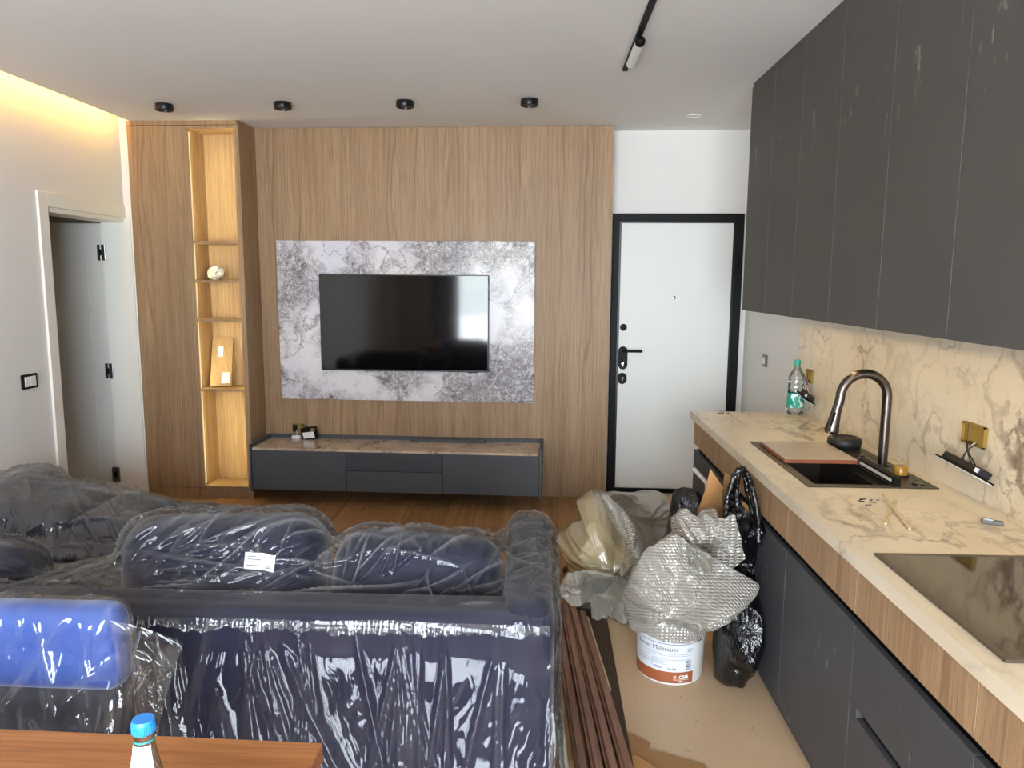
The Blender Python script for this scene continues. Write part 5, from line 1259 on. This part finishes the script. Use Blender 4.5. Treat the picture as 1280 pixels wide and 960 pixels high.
# cardboard offcuts standing between the bags and the cabinets
def slab_px(pts, Y, th, name, mat, label, cat, group=None, lean=0.0, base=None):
    P3 = [at(u, v, Y) for u, v in pts]
    for p in P3:
        if p[2] < 0.30: p[2] = 0.0005
    o = MB().prism([tuple(p) for p in P3], (0, th, 0)).build(name, mat); tag(o, label, cat, group); return o
slab_px([(888, 586), (906, 612), (897, 652), (896, 760), (868, 760), (872, 640), (882, 612)], 3.20, 0.006, 'cardboard_scrap', MT['card'], 'tall pointed brown cardboard scrap standing between the two bags', 'cardboard')
slab_px([(897, 650), (906, 613), (914, 617), (906, 660), (908, 770), (892, 770)], 3.14, 0.005, 'cardboard_scrap', MT['card2'], 'narrow folded brown cardboard scrap before the tall pointed one', 'cardboard')
slab_px([(928, 626), (935, 632), (942, 640), (938, 652), (940, 790), (922, 790), (924, 660)], 3.00, 0.005, 'cardboard_scrap', MT['card'], 'brown cardboard scrap poking out of the carrier bag', 'cardboard')
o = slab_px([(906, 590), (917, 598), (919, 612), (918, 760), (902, 760), (903, 612)], 3.28, 0.005, 'cardboard_scrap', MT['card2'], 'brown cardboard scrap propped flat against the cabinet door', 'cardboard')
a, b = at(867, 586, 3.70), at(884, 604, 3.64); e = at(886, 745, 3.62); e[2] = 0.0
MB_ = MB().tube([tuple(a), tuple(b), tuple((b * 0.4 + e * 0.6)), tuple(e)], [0.012, 0.013, 0.012, 0.012], 10)
tag(MB_.build('plastic_tube', MT['wirew'], smooth=40), 'pale plastic tube sticking up behind the cardboard scraps', 'tube')

# bundle of brown mouldings, a dark board, a pale strip, flat cardboard
def beam(x0, y0, x1, y1, w_, h, z, name, mat, label, cat, group=None, prof=None):
    d = Vector((x1 - x0, y1 - y0, 0)); L = d.length; d.normalize(); s_ = Vector((-d.y, d.x, 0)) * -1
    pr_ = prof or [(-w_ / 2, 0), (w_ / 2, 0), (w_ / 2, h * 0.55), (w_ / 2 - 0.006, h * 0.62), (w_ / 2 - 0.010, h), (-w_ / 2 + 0.004, h), (-w_ / 2, h - 0.004)]
    P3 = [Vector((x0, y0, z)) + s_ * a + Vector((0, 0, b)) for a, b in pr_]
    m = MB().prism([tuple(p) for p in P3], d * L)
    return tag(m.build(name, mat), label, cat, group)
beam(0.262, 3.50, 0.252, 2.30, 0.150, 0.016, 0.0, 'dark_board', MT['moulddark'], 'wide dark brown board lying flat beneath the mouldings', 'board')
what = ['next to the sofa side', 'second from the sofa side', 'third from the sofa side', 'on the dark board side']
for i in range(4):
    z = 0.016 if i >= 1 else 0.0
    beam(0.094 + 0.0398 * i, 3.52 - 0.05 * i, 0.178 + 0.050 * i, 1.75 + 0.03 * i, 0.036, 0.040 + 0.004 * (i % 2), z + (0.0 if i < 1 else 0.0005), 'moulding', MT['mould'], 'reddish brown wooden moulding of the bundle, ' + what[i], 'moulding', 'bundle of brown mouldings')
beam(0.2385, 3.36, 0.2865, 2.72, 0.006, 0.020, 0.0165, 'thin_strip', MT['stick'], 'thin pale strip lying between mouldings and dark board', 'strip')
beam(0.088, 2.62, 0.118, 1.75, 0.026, 0.014, 0.0, 'pale_strip', plain('pale_strip', (196, 204, 190), 0.5), 'pale greenish strip lying between sofa and mouldings', 'strip')
cf = [at_z(u, v, 0.0) for u, v in ((777, 917), (786, 917), (813, 930), (810, 937), (880, 957), (905, 985), (850, 1010), (790, 985), (778, 950))]
cfo = MB().prism([(p[0], p[1], 0.001) for p in cf], (0, 0, 0.004)).build('flat_cardboard', MT['card2']); tag(cfo, 'torn flat brown cardboard lying on the stone floor', 'cardboard')
fl2 = [at_z(u, v, 0.0) for u, v in ((778, 950), (796, 948), (818, 962), (840, 990), (790, 985))]
MB().prism([(p[0], p[1], 0.0055) for p in fl2], (0, 0, 0.006)).build('folded_flap', MT['card'], cfo)
